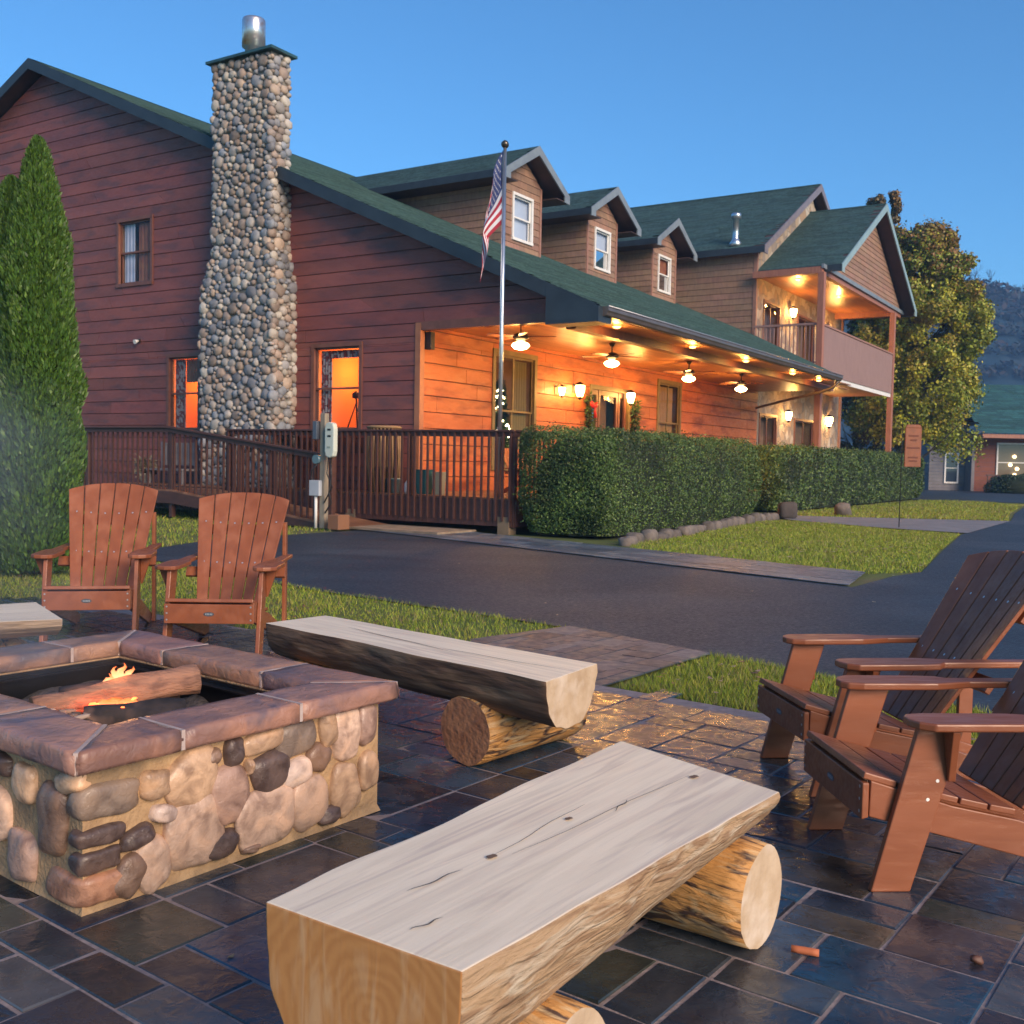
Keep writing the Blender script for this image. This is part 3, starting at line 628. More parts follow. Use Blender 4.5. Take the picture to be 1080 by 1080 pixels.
def gable_roof(name, cx, half, rz, s_, y0, y1, fas_l, seg=.7, th=.2, fh=.26):
    nn = math.sqrt(1+s_*s_); mb = MB(); zr = rz-s_*half
    for sx in (-1, 1):
        nrow = int(half*nn/.15)
        shingles(mb, (cx+sx*half, y0, zr), (0, 1, 0), (-sx/nn, 0, s_/nn), (sx*s_/nn, 0, 1/nn), nrow, half*nn/nrow, lambda v: (0, y1-y0), seg=seg, seed=int(cx*half))
        x0 = cx+sx*half
        mb.hexa([(x0, y0, zr-th), (cx, y0, rz-th), (cx, y1, rz-th), (x0, y1, zr-th), (x0, y0, zr-.004), (cx, y0, rz-.004), (cx, y1, rz-.004), (x0, y1, zr-.004)], 3)
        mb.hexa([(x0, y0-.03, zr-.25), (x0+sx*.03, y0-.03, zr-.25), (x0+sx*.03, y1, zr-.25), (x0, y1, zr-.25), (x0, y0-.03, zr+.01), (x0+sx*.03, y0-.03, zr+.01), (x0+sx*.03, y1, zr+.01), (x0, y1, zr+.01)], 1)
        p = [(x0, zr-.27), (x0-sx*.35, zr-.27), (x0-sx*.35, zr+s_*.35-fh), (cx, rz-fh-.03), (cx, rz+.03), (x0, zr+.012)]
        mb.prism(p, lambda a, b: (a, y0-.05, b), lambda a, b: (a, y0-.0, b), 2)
    mb.box(cx-.1, cx+.1, y0, y1, rz-.02, rz+.03)
    return mb.build(name, [Mt['roof'], Mt['fascia'], fas_l, Mt['soffit']], house, HO, clean=False)
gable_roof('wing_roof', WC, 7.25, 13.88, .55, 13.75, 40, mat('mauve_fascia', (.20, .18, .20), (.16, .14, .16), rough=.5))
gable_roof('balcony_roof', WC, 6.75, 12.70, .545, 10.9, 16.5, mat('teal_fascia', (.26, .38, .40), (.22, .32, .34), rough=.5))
mb = MB(); fB = lambda s, z, t: (s, 11.5-t, z)
boards(mb, fB, 8.95, 12.45, lambda z: (WC-6.15+(z-8.95)/.545*.98, WC+6.15-(z-8.95)/.545*.98), [], .20, th=.012, lap=.018, gap=.004, seg=.5, seed=51, var=.12)
mb.build('balcony_gable', Mt['shingle'], house, HO, clean=False)
mb = MB(); mb.box(40.0, 53.3, 11.52, 11.72, 8.68, 8.95); mb.box(39.7, 53.5, 11.42, 11.51, 8.86, 9.02, 1)
mb.box(39.72, 39.95, 11.5, 14.2, 8.68, 8.93); mb.box(51.4, 51.65, 11.5, 14.2, 8.55, 8.93); mb.build('balcony_beam', [Mt['post'], Mt['fascia_l']], house, HO)
mb = MB(); y = 11.74
while y < 14.1: mb.box(39.96, 53.4, y, y+.13, 8.80, 8.82, 0, (random.uniform(.8, 1.1),)*3); y += .137
mb.build('balcony_ceiling', Mt['ceil'], house, HO)
mb = MB(); mb.box(39.7, 51.6, 11.55, 14.15, 4.80, 5.05); mb.box(39.7, 51.6, 11.44, 11.50, 4.72, 4.90, 1); mb.build('balcony_floor', [Mt['trimwood'], Mt['white']], house, HO)
for x in (39.72, 51.5):
    mb = MB(); mb.box(x-.13, x+.13, 11.36, 11.6, 0, 8.7); mb.build('post', Mt['post'], house, HO, bevel=.015)
mb = MB(); x = 39.87
while x < 51.35: mb.box(x, x+.135, 11.40, 11.43, 4.9, 6.70, 0, (1, 1, 1)); x += .142
mb.box(39.86, 51.36, 11.36, 11.50, 6.71, 6.78, 1); mb.build('railing_panel', [Mt['rail_lav'], Mt['trimwood']], house, HO)
mb = MB(); mb.box(39.66, 39.78, 11.62, 14.1, 6.74, 6.82); mb.build('side_rail', Mt['rail_lav'], house, HO); mb = MB(); mb.box(39.69, 39.75, 11.62, 14.1, 5.3, 5.36); mb.build('bottom_rail', Mt['rail_lav'], house, HO)
mb = MB()
y = 11.7
mb.box(39.70, 39.74, 0, .04, 5.36, 6.74); b0 = mb.build('baluster', Mt['rail_lav'], house, (39.7, 0, 0), clean=False)
b0.location = (39.7-HO[0], y-HO[1], 0)
for k in range(1, 16):
    c = b0.copy(); col.objects.link(c); c.location = (39.7-HO[0], y+k*.155-HO[1], 0)
mb = MB(); mb.lathe([(.34, -.15), (.16, .1), (.12, .2), (.12, .95), (.2, .96), (.2, 1.12), (.17, 1.17), (.001, 1.18)], 0, 0, 14)
vp_ = mb.build('vent_pipe', Mt['metal'], house); vp_.location = (40.15-HO[0], 15.1-HO[1], 10.2)

# --- chimney
CHX, CY0, CY1 = 17.25, 17.55, 19.5
ch_mb = MB()
def chim_t(z): t = min(1, max(0, (6.3-z)/1.2)); return t*t*(3-2*t)   # widening below the shoulder
cX = lambda z: CHX-.12*chim_t(z)
cA = lambda z: CY0-.22*chim_t(z)
cB = lambda z: CY1+.27*chim_t(z)
zs = [0, 5.1, 5.4, 5.7, 6.0, 6.3, 7.7, 10.52]
for a, b in zip(zs, zs[1:]):
    bk = 17.88 if a > 7.5 else GX+.3
    ch_mb.hexa([(cX(a)+.05, cA(a)+.05, a), (bk, cA(a)+.05, a), (bk, cB(a)-.05, a), (cX(a)+.05, cB(a)-.05, a), (cX(b)+.05, cA(b)+.05, b), (bk, cA(b)+.05, b), (bk, cB(b)-.05, b), (cX(b)+.05, cB(b)-.05, b)])
chim = ch_mb.build('chimney', Mt['stone_b'], house, HO, clean=False)
mb = MB(); rr = random.Random(5)
def cobbles(s0f, s1f, z0, z1, f, seed):
    r_ = np.random.default_rng(seed); P = np.zeros((0, 3)); smin = min(s0f(z0), s0f(z1)); smax = max(s1f(z0), s1f(z1)-.3, s1f(z1))
    area = (smax-smin)*(z1-z0)
    for rad, dens, k in ((.135, 9, .96), (.105, 60, .94), (.08, 150, .92), (.06, 260, .92), (.045, 330, .92)):
        for _ in range(int(area*dens)):
            s_, z_ = r_.uniform(smin, smax), r_.uniform(z0, z1); rr_ = rad*r_.uniform(.88, 1.12)
            if s_ < s0f(z_)+.02 or s_ > s1f(z_)-.02: continue
            if len(P) and (np.hypot((P[:, 0]-s_), (P[:, 1]-z_)*1.12) < (P[:, 2]+rr_)*k).any(): continue
            P = np.vstack([P, (s_, z_, rr_)])
    for s_, z_, rd in P:
        ca = r_.uniform(-.5, .5); k = r_.uniform(.75, 1.25); c = STONECOL[r_.integers(0, len(STONECOL))]; c = tuple(min(.7, q*k) for q in c)
        P0 = Vector(f(s_, z_, 0)); U = (Vector(f(s_+1, z_, 0))-P0).normalized(); W = Vector((0, 0, 1)); N = (Vector(f(s_, z_, 1))-P0).normalized()
        U2 = U*math.cos(ca)+W*math.sin(ca); W2 = -U*math.sin(ca)+W*math.cos(ca); a_ = r_.uniform(1.0, 1.25)
        mb.blob(P0-N*.01, (U2, W2, N), (rd*a_, rd*1.02/a_**.4, .07*r_.uniform(.8, 1.2)), p=2.5, nu=10, nv=6, jit=.10, c=c, seed=r_.random()*50)
cobbles(lambda z: cA(z)+.03, lambda z: cB(z)-.06, .1, 10.45, lambda s, z, t: (cX(z)-t+.03, s, z), 1)
cobbles(lambda z: cX(z)+.02, lambda z: (GX+.02 if z < 7.4 else 17.86), .1, 10.45, lambda s, z, t: (s, cA(z)-t+.03, z), 2)
cobbles(lambda z: cX(z)+.05, lambda z: (GX if z < 8 else 17.86), 2, 10.45, lambda s, z, t: (s, cB(z)+t-.03, z), 3)
cobbles(lambda z: cA(z)+.05, lambda z: cB(z)-.05, 8.2, 10.45, lambda s, z, t: (17.86+t-.03, s, z), 4)
mb.build('stonework', Mt['cobble'], chim, HO, clean=False)
mb = MB(); mb.box(CHX-.10, 17.98, CY0-.10, CY1+.10, 10.52, 10.58); mb.hexa([(CHX-.08, CY0-.08, 10.58), (17.96, CY0-.08, 10.58), (17.96, CY1+.08, 10.58), (CHX-.08, CY1+.08, 10.58), (17.4, 18.2, 10.70), (17.85, 18.2, 10.70), (17.85, 18.8, 10.70), (17.4, 18.8, 10.70)])
mb.build('chimney_cap', mat('green_flashing', (.05, .12, .12), (.04, .09, .09), rough=.4, metal=.4), chim, HO)
mb = MB(); mb.lathe([(.20, 10.62), (.20, 10.84), (.27, 10.86), (.27, 11.46), (.25, 11.50), (.001, 11.52)], 17.62, 18.5, 20); mb.build('flue', mat('rusty_steel', (.62, .60, .60), (.50, .26, .14), rough=.28, metal=.85, scale=5, lo=.5, hi=.75), chim, HO)
# small flood lights on the gable
mb = MB(); fbox(mb, fG, 22.85, 22.95, 4.25, 4.35, 0, .06); mb.tube([fG(22.9, 4.3, .06), fG(22.9, 4.26, .18)], [.03, .06], 8, m=1); mb.build('flood_light', [Mt['black'], Mt['white']], house, HO)
mb = MB(); mb.box(18.05, 18.2, 13.55, 13.72, 3.72, 4.1); mb.build('speaker', Mt['black'], house, HO, bevel=.01)

# --- lamps of the porch
WARM = (1.0, .47, .095)
E_glow = emis('warm_globe', (1.0, .58, .20), 22); E_bulb = emis('fairy_bulb', (1.0, .75, .4), 14)
def plight(parent, loc, watts, r=.08, c=WARM):
    l = bpy.data.lights.new('light', 'POINT'); l.energy = watts; l.color = c; l.shadow_soft_size = r
    o = bpy.data.objects.new('lamp_light', l); col.objects.link(o); o.parent = parent; o.location = loc; return o
E_soft = emis('recessed_glow', (1.0, .55, .18), 3)
def downlight(x, y, z):
    mb = MB(); mb.lathe([(.11, z), (.11, z-.012), (.085, z-.02)], x, y, 16); mb.lathe([(.08, z-.018), (.06, z-.045), (.001, z-.055)], x, y, 14, m=1)
    o = mb.build('downlight', [Mt['white'], E_soft], house, HO, clean=False); plight(o, (x-HO[0], y-HO[1], z-.16), 10, .05)
for x in (19.05, 23.0, 26.6, 30.6, 33.3): downlight(x, 9.62, 4.13)
for x in (20.6, 25.0, 29.6, 34.3): downlight(x, 10.9, 4.25)
for (p_, w_) in plight_q: plight(house, (p_[0]-HO[0], p_[1]-HO[1], p_[2]), w_, .12, (1, .34, .07))
ords = ['above the deck corner, nearest the flagpole', 'second along the porch, above the left lantern', 'third along the porch, right of the front door', "last one, above the end of the first hedge"]
def fan(x, k):
    t = hthing('ceiling_fan', x, 11.6, CZ-.02, 'dark ceiling fan with glowing light bowl, '+ords[k], 'ceiling fan', 'ceiling fans along the porch', rz=.5*k)
    mb = MB(); mb.lathe([(.001, 0), (.08, 0), (.05, -.07), (.016, -.08), (.016, -.22), (.05, -.23)], 0, 0, 12); mb.build('rod', Mt['black'], t)
    mb = MB(); mb.lathe([(.06, -.22), (.16, -.26), (.17, -.33), (.1, -.37), (.06, -.40)], 0, 0, 16); mb.build('motor', Mt['black'], t)
    mb = MB(); mb.hexa([(.16, -.06, -.315), (.75, -.085, -.325), (.75, .085, -.295), (.16, .06, -.285), (.16, -.06, -.305), (.75, -.085, -.315), (.75, .085, -.285), (.16, .06, -.275)])
    b = mb.build('blade', Mt['brownframe'], t)
    for q in range(1, 5): c = b.copy(); col.objects.link(c); c.rotation_euler = (0, 0, q*2*math.pi/5)
    mb = MB(); mb.lathe([(.05, -.40), (.16, -.44), (.19, -.49), (.13, -.55), (.001, -.58)], 0, 0, 16); mb.build('light_bowl', E_glow, t)
    plight(t, (0, 0, -.72), 80, .1)
for k, x in enumerate((18.56, 22.74, 27.5, 31.7)): fan(x, k)
def lantern(x, y, z, label, watts=45, s=1, grp=None):
    t = hthing('wall_lantern', x, y, z, label, 'wall lamp', grp)
    mb = MB(); mb.box(-.06, .06, -.02, .0, -.12, .12); mb.tube([(0, 0, .05), (0, -.12, .16), (0, -.2, .12)], .012, 6); mb.build('bracket', Mt['black'], t)
    mb = MB(); mb.lathe([(.02, .15*s), (.12*s, .08*s), (.13*s, .06*s)], 0, -.2, 6, sm=False); mb.lathe([(.06*s, -.2*s), (.05*s, -.24*s), (.01, -.28*s)], 0, -.2, 6, sm=False); mb.build('cap', Mt['black'], t)
    mb = MB(); mb.lathe([(.11*s, .06*s), (.105*s, -.05*s), (.06*s, -.2*s)], 0, -.2, 12); mb.build('glass_globe', E_glow, t)
    plight(t, (0, -.42, -.05), watts, .08)
LG = 'wall lamps along the lodge front'
lantern(24.83, 13.8, 3.36, 'glowing lantern left of the front door above a garland', 26, 1.15, LG)
lantern(27.95, 13.8, 3.36, 'glowing lantern right of the front door', 26, 1.1, LG)
lantern(23.85, 13.8, 3.26, 'added small lamp imitating a glare reflection on orange wall between porch window and door', 14, .8, LG)  # no fixture here: lamp added to imitate a glare spot on the wall
lantern(44.3, 14.18, 8.0, 'upper balcony wall lamp beside the glass door', 60, 1.3, LG)
lantern(50.3, 14.18, 7.85, 'upper balcony wall lamp behind the solid railing, far end', 60, 1.3, LG)
lantern(44.1, 14.18, 3.6, 'wall lamp on stone under the balcony, left of the post', 35, 1.3, LG)
lantern(50.3, 14.18, 3.65, 'wall lamp on stone under the balcony, right of the post', 50, 1.6, LG)
def cdown(x, y, z):
    mb = MB(); mb.lathe([(.11, z), (.11, z-.012), (.085, z-.02)], x, y, 16); mb.lathe([(.08, z-.018), (.06, z-.045), (.001, z-.055)], x, y, 14, m=1)
    o = mb.build('downlight', [Mt['white'], E_soft], house, HO, clean=False); plight(o, (x-HO[0], y-HO[1], z-.2), 34, .05)
cdown(41.3, 12.9, 8.79); cdown(46.2, 12.6, 8.79); cdown(43.5, 12.6, 4.79)
# garlands and bow by the door, Christmas tree in the window
m_leafy = mat('garland_green', (1, 1, 1), None, rough=.7, attr=True)
def needles(n, path, rad, size, cols, parent=None, name='garland', m=None):
    path = [Vector(p) for p in path]; V = np.zeros((n, 3, 3)); C = np.zeros((n, 3))
    for i in range(n):
        t = random.random()*(len(path)-1); k = int(t); p = path[k].lerp(path[min(k+1, len(path)-1)], t-k)
        r = rad(t/(len(path)-1)) if callable(rad) else rad
        d = Vector([random.gauss(0, 1) for _ in range(3)]).normalized(); p = p+d*r*random.random()**.5
        a = d.orthogonal().normalized()*size*.3; e = (d+Vector([random.uniform(-.6, .6) for _ in range(3)]))*size
        V[i] = [p-a, p+a, p+e]; C[i] = np.array(random.choice(cols))*random.uniform(.6, 1.3)
    return npmesh(name, V, 3, m or m_leafy, C, parent)
GC = [(.03, .07, .02), (.05, .10, .03), (.02, .05, .02)]
for x, lb in ((25.55, 'leafy green garland hanging left of the front door with red bow'), (28.45, 'leafy green garland hanging right of the front door')):
    t = hthing('door_garland', x, 13.7, .7, lb, 'garland'); needles(1500, [(0, 0, .3), (.05, 0, 1.2), (0, 0, 2.5)], .14, .09, GC, t, 'greenery')
    if x < 26:
        mb = MB()
        for sx in (-1, 1): mb.blob((sx*.1, -.16, 2.25), ((1, 0, .3*sx), (0, 1, 0), (0, 0, 1)), (.11, .05, .09), p=2, c=(1, 1, 1))
        mb.tube([(0, -.16, 2.25), (.06, -.18, 1.9)], [.03, .045], 6); mb.build('bow', mat('red_bow', (.5, .02, .02), rough=.5), t)
t = hthing('christmas_tree', 22.05, 14.36, .95, 'lit Christmas tree standing inside the first porch window', 'Christmas tree')
needles(5200, [(0, 0, .2), (0, 0, 2.4)], lambda q: .36*(1-q)+.03, .10, GC, t, 'foliage')
mb = MB(); mb.tube([(0, 0, 0), (0, 0, 2.3)], [.04, .01], 8); mb.build('trunk', Mt['brownframe'], t)
mb = MB()
for i in range(110):
    q = random.random()**1.4; a = random.uniform(0, 6.28); r = (.37*(1-q)+.05); mb.blob((r*math.cos(a), r*math.sin(a), .3+2.05*q), ((1, 0, 0), (0, 1, 0), (0, 0, 1)), (.022,)*3, p=2, nu=6, nv=4)
mb.build('fairy_lights', E_bulb, t, clean=False); plight(t, (-.3, .5, 2.4), 10, .1)

# ================================================================== DECK AND RAMP
deck = hthing('deck', 17.2, 14, 0, 'raised wooden deck with dark brown railing in front of the lodge', 'deck'); DO = (17.2, 14, 0)
FZ = .65
mb = MB(); y = 10.5
while y < 22: mb.box(16.55, GX-.06, y, y+.135, FZ-.035, FZ, 0, (random.uniform(.8, 1.2),)*3); y += .141
mb2y = 10.45
while mb2y < WY-.1: mb.box(GX-.05, 39, mb2y, mb2y+.135, FZ-.035, FZ, 0, (random.uniform(.8, 1.2),)*3); mb2y += .141
mb.build('floor', Mt['deckfloor'], deck, DO)
mb = MB(); y = 10.45
while y < 21.9: mb.box(16.50, 16.54, y, y+.135, .12, FZ-.03, 0, (random.uniform(.75, 1.2),)*3); y += .141
x = 16.56
while x < 24: mb.box(x, x+.135, 10.38, 10.42, .12, FZ-.03, 0, (random.uniform(.75, 1.2),)*3); x += .141
mb.box(16.56, 39, 10.43, 10.50, .3, FZ-.04); mb.build('skirt', Mt['deck'], deck, DO)
def rail_run(parent, O_, p, q, z0p, z0q, z1p, z1q, sp=.16, cap=.14, name='baluster', rail_label=None):
    p, q = Vector((*p, 0)), Vector((*q, 0)); d = (q-p); L_ = d.length; d.normalize(); n = Vector((-d.y, d.x, 0))
    def bar(w_, za, zb, off=0):
        mb = MB(); P_ = []
        for zz in (0, 1):
            for (pt, a, b) in ((p, za[0], zb[0]), (q, za[1], zb[1])):
                for s in (-1, 1): v = pt+n*(s*w_/2+off); P_.append((v.x, v.y, (a, b)[zz]))
        mb.hexa([P_[0], P_[2], P_[3], P_[1], P_[4], P_[6], P_[7], P_[5]]); return mb
    bar(cap, (z1p-.04, z1q-.04), (z1p, z1q)).build('hand_rail', Mt['deck'], parent, O_, bevel=.006)
    bar(.04, (z1p-.13, z1q-.13), (z1p-.041, z1q-.041)).build('sub_rail', Mt['deck'], parent, O_)
    nb = int(L_/sp); mb = MB(); H0 = 1.0; mb.box(-.019, .019, -.019, .019, 0, H0); b0 = mb.build(name, Mt['deck'], parent, clean=False)
    for k in range(nb):
        t = (k+.5)/nb; pt = p.lerp(q, t)+n*.04; za = z0p+(z0q-z0p)*t; zb = z1p+(z1q-z1p)*t-.045
        b = b0 if k == 0 else b0.copy()
        if k: col.objects.link(b)
        b.location = (pt.x-O_[0], pt.y-O_[1], za); b.scale = (1, 1, zb-za)
def post(parent, O_, x, y, z0, z1, m=None, w_=.1, name='post'):
    mb = MB(); mb.box(x-w_/2, x+w_/2, y-w_/2, y+w_/2, z0, z1); return mb.build(name, m or Mt['deck'], parent, O_, bevel=.006)
rail_run(deck, DO, (16.52, 10.40), (16.52, 18.1), .22, .22, 1.94, 1.96)
rail_run(deck, DO, (16.52, 10.40), (18.6, 10.40), .22, .22, 1.94, 1.94)
for x, y in ((16.58, 10.46), (16.58, 12.9), (16.58, 15.5), (16.58, 18.1), (18.6, 10.46)): post(deck, DO, x, y, .1, 1.9)
m_pier = mat('weathered_pier', (.22, .15, .09), (.15, .11, .07), rough=.9)
for x, y in ((16.62, 10.62), (16.62, 14.4), (17.4, 18.4)): post(deck, DO, x, y, -.1, .3 if y < 18 else .5, m_pier, .26, 'pier')
ramp = hthing('ramp', 15.7, 17, 0, 'wooden wheelchair ramp with sloping dark railing left of the deck', 'ramp'); RO = (15.7, 17, 0)
mb = MB(); y = 13.3
def rz_(y): return .60 if y > 18.3 else .60-.56*(18.3-y)/4.9
while y < 24.4: mb.hexa([(15.15, y, rz_(y)-.04), (16.45, y, rz_(y)-.04), (16.45, y+.135, rz_(y+.135)-.04), (15.15, y+.135, rz_(y+.135)-.04), (15.15, y, rz_(y)), (16.45, y, rz_(y)), (16.45, y+.135, rz_(y+.135)), (15.15, y+.135, rz_(y+.135))], 0, (random.uniform(.8, 1.2),)*3); y += .141
mb.build('floor', Mt['deckfloor'], ramp, RO)
mb = MB(); mb.hexa([(15.13, 18.3, .3), (15.17, 18.3, .3), (15.17, 24.4, .3), (15.13, 24.4, .3), (15.13, 18.3, .56), (15.17, 18.3, .56), (15.17, 24.4, .56), (15.13, 24.4, .56)])
mb.hexa([(15.13, 13.6, -.1), (15.17, 13.6, -.1), (15.17, 18.3, .3), (15.13, 18.3, .3), (15.13, 13.6, .02), (15.17, 13.6, .02), (15.17, 18.3, .56), (15.13, 18.3, .56)]); mb.build('side_board', Mt['deck'], ramp, RO)
rail_run(ramp, RO, (15.18, 24.3), (15.18, 18.4), .30, .30, 1.97, 1.97, .17)
rail_run(ramp, RO, (15.18, 18.4), (15.18, 13.80), .25, .0, 1.97, 1.42, .165)
for y, z0, z1 in ((18.4, .0, 1.95), (13.75, -.02, 1.44), (21.3, 0, 1.95)): post(ramp, RO, 15.24 if y != 13.75 else 15.2, y, z0, z1)
post(ramp, RO, 15.3, 19.6, -.1, .3, m_pier, .28, 'pier'); post(ramp, RO, 15.3, 16.0, -.1, .1, m_pier, .28, 'pier')
mb = MB()
for k in range(9): mb.box(15.2+k*.14, 15.33+k*.14, 11.2, 13.5, .0, .035, 0, (random.uniform(.8, 1.2),)*3)
t = mb.build('timber_landing', mat('pale_boards', (.30, .22, .15), (.2, .15, .1), rough=.8, attr=True), None); 
t.location = HW(0, 0, 0); t.rotation_euler = (0, 0, PHI); tag(t, 'pale flat boards at the foot of the ramp beside the driveway', 'boardwalk')

# things on the deck
def bucket(x, y, c, lb, r=.12, h=.3, sq=False):
    mb = MB(); mb.lathe([(.001, 0), (r*.8, 0), (r, h), (r*1.06, h), (r*1.06, h+.02), (r*.9, h+.02), (r*.7, .03)], 0, 0, 4 if sq else 16, sm=not sq)
    o = mb.build('bucket', mat('plastic_'+lb.split()[0], c, rough=.5)); o.location = HW(x, y, FZ); o.rotation_euler = (0, 0, PHI+.78); tag(o, lb, 'bucket', 'buckets on the deck')
bucket(17.1, 12.95, (.02, .12, .12), 'teal planter tub in the middle of the deck buckets', .20, .48, True); bucket(17.1, 13.95, (.02, .07, .09), 'navy bucket at the left end behind the railing', .1, .28); bucket(17.15, 13.72, (.35, .50, .45), 'pale green pail behind the railing', .12, .28)
bucket(17.1, 12.58, (.42, .38, .24), 'beige planter tub at the right end of the deck buckets', .15, .44, True)
t = hthing('plastic_jug', 17.1, 13.33, FZ, 'white plastic jug among the buckets on the deck', 'jug')
mb = MB(); mb.lathe([(.001, 0), (.10, 0), (.11, .05), (.11, .2), (.04, .3), (.03, .34)], 0, 0, 14); mb.build('body', Mt['white'], t); mb = MB(); mb.lathe([(.035, .34), (.035, .38), (.001, .38)], 0, 0, 10); mb.build('lid', Mt['black'], t)
def table(x, y, lb):
    t = hthing('picnic_table', x, y, FZ, lb, 'table')
    mb = MB()
    for k in range(5): mb.box(-.42+k*.17, -.42+k*.17+.155, -1.3, 1.3, 1.24, 1.29)
    mb.build('table_top', Mt['deck'], t, bevel=.006)
    for sy in (-1, 1):
        for sx in (-1, 1):
            mb = MB(); mb.hexa([(sx*.38, sy*1.05, 0), (sx*.46, sy*1.05, 0), (sx*.46, sy*1.12, 0), (sx*.38, sy*1.12, 0), (sx*.30, sy*1.05, 1.24), (sx*.38, sy*1.05, 1.24), (sx*.38, sy*1.12, 1.24), (sx*.30, sy*1.12, 1.24)]); mb.build('leg', Mt['deck'], t)
table(17.35, 16.0, 'tall wooden table under the lit ground floor window')
t = hthing('wicker_barrel', 17.2, 14.1, FZ, 'tan wicker barrel chair at the lodge corner behind the railing', 'chair')
mb = MB()
for k in range(26):
    a = 2*math.pi*k/26; mb.tube([(.30*math.cos(a), .30*math.sin(a), 0), (.36*math.cos(a), .36*math.sin(a), .7), (.33*math.cos(a), .33*math.sin(a), 1.36)], .022, 5)
mb.lathe([(.36, 1.34), (.38, 1.38), (.30, 1.40)], 0, 0, 20); mb.build('back', mat('wicker', (.32, .20, .09), (.2, .12, .06), rough=.8), t)
mb = MB(); mb.lathe([(.001, .45), (.3, .45), (.31, .52), (.001, .55)], 0, 0, 16); mb.build('seat', m_dim, t)
t = hthing('slatted_bench', 17.3, 20.6, FZ-.1, 'grey slatted bench against the red gable wall behind the ramp railing', 'bench')
m_gw = mat('grey_wood', (.17, .16, .17), (.12, .11, .12), rough=.8)
mb = MB()
for k in range(7): mb.box(-.02, .02, -.6+k*.18, -.46+k*.18, .55, 1.1)
mb.build('backrest', m_gw, t); mb = MB(); mb.box(-.5, 0, -.65, .65, .42, .47); mb.build('seat', m_gw, t)
for sy in (-.6, .6):
    for sx in (-.45, -.03): mb = MB(); mb.box(sx-.03, sx+.03, sy-.03, sy+.03, 0, .42 if sx < -.1 else 1.12); mb.build('leg', m_gw, t)
for k, (y, lb) in enumerate(((21.5, 'pale cast stone planter near the far left of the ramp railing'),)):
    t = hthing('planter', 17.0, y, FZ-.1, lb, 'planter'); mb = MB(); mb.lathe([(.001, 0), (.14, 0), (.16, .04), (.10, .1), (.22, .3), (.25, .34), (.2, .34), (.1, .15)], 0, 0, 16); mb.build('bowl', Mt['concrete'], t)
    needles(500, [(0, 0, .34), (0, 0, .6)], .2, .12, [(.12, .10, .07), (.2, .17, .12)], t, 'dry_plant')

# flagpole and flag
t = hthing('flagpole', 16.75, 10.9, FZ-.35, 'tall silver flagpole behind the corner of the deck railing', 'flagpole')
mb = MB(); mb.tube([(0, 0, 0), (0, 0, 6.95)], [.048, .034], 12); mb.build('pole', Mt['metal'], t)
mb = MB(); mb.blob((0, 0, 7.02), ((1, 0, 0), (0, 1, 0), (0, 0, 1)), (.075,)*3, p=2); mb.build('finial', mat('bronze_ball', (.12, .10, .08), rough=.3, metal=.8), t)
mb = MB(); mb.box(-.09, -.045, -.02, .02, 1.5, 1.58); mb.tube([(-.08, 0, 1.5), (-.08, .0, 1.7)], .008, 5); mb.tube([(-.062, 0, 1.6), (-.06, 0, 6.8)], .005, 4); mb.build('cleat', Mt['metal'], t)
def flag():
    top, hoist, fly = 7.22, 1.35, 2.15; nu, nv = 44, 39; pole = HW(16.75, 10.9)
    lat = Vector((-1, .15, 0)).normalized(); dep = Vector((.1, -1, 0)).normalized()
    def pos(u, v):
        fold = math.sin(v*9+u*3.2)*.5+.3*math.sin(v*17+u*5)
        down = fly*u*(.62+.10*v)-.30*math.sin(u*1.6)*0
        x = .03+.44*math.sin(min(1, u*1.5)*math.pi/2)*(.62+.38*v)*(1-.15*u)+.03*math.sin(u*9+v*5)
        y = .10*fold*min(1, u*2.2)
        z = top-hoist*v*(1-.30*u)-down
        p = pole+lat*x+dep*y; return Vector((p.x, p.y, z))
    mb = MB(); P = [pos(i/nu, j/nv) for j in range(nv+1) for i in range(nu+1)]
    b = len(mb.v); mb.v += [tuple(p) for p in P]
    for j in range(nv):
        for i in range(nu):
            u, v = (i+.5)/nu, (j+.5)/nv; st = int(v*13)
            m_ = 2 if (u < .40 and v < 7/13) else (0 if st % 2 == 0 else 1)
            mb.f.append([j*(nu+1)+i, j*(nu+1)+i+1, (j+1)*(nu+1)+i+1, (j+1)*(nu+1)+i]); mb.m.append(m_); mb.c.append((1, 1, 1)); mb.sm.append(True)
    for r in range(9):
        for c in range(6 if r % 2 == 0 else 5):
            u0 = (.033+(c*2+(r % 2))*.0333); v0 = (r+1)*(7/13)/10
            for sgn in (-1, 1):
                c0 = pos(u0, v0); n_v = (pos(u0+.01, v0)-c0).cross(pos(u0, v0+.01)-c0).normalized()
                pts = []
                for q in range(10):
                    rad = (.030 if q % 2 == 0 else .012); a = q*math.pi/5; pts.append(pos(u0+rad*math.sin(a)/fly, v0-rad*math.cos(a)/hoist)+n_v*sgn*.006)
                mb.add(pts, [tuple(range(10))], 1)
    o = mb.build('flag', [mat('flag_red', (.42, .03, .05), rough=.8), mat('flag_white', (.72, .70, .72), rough=.8), mat('flag_blue', (.03, .05, .16), rough=.8)], None, clean=False)
    tag(o, 'limp American flag with stars and stripes hanging from the pole', 'flag')
flag()

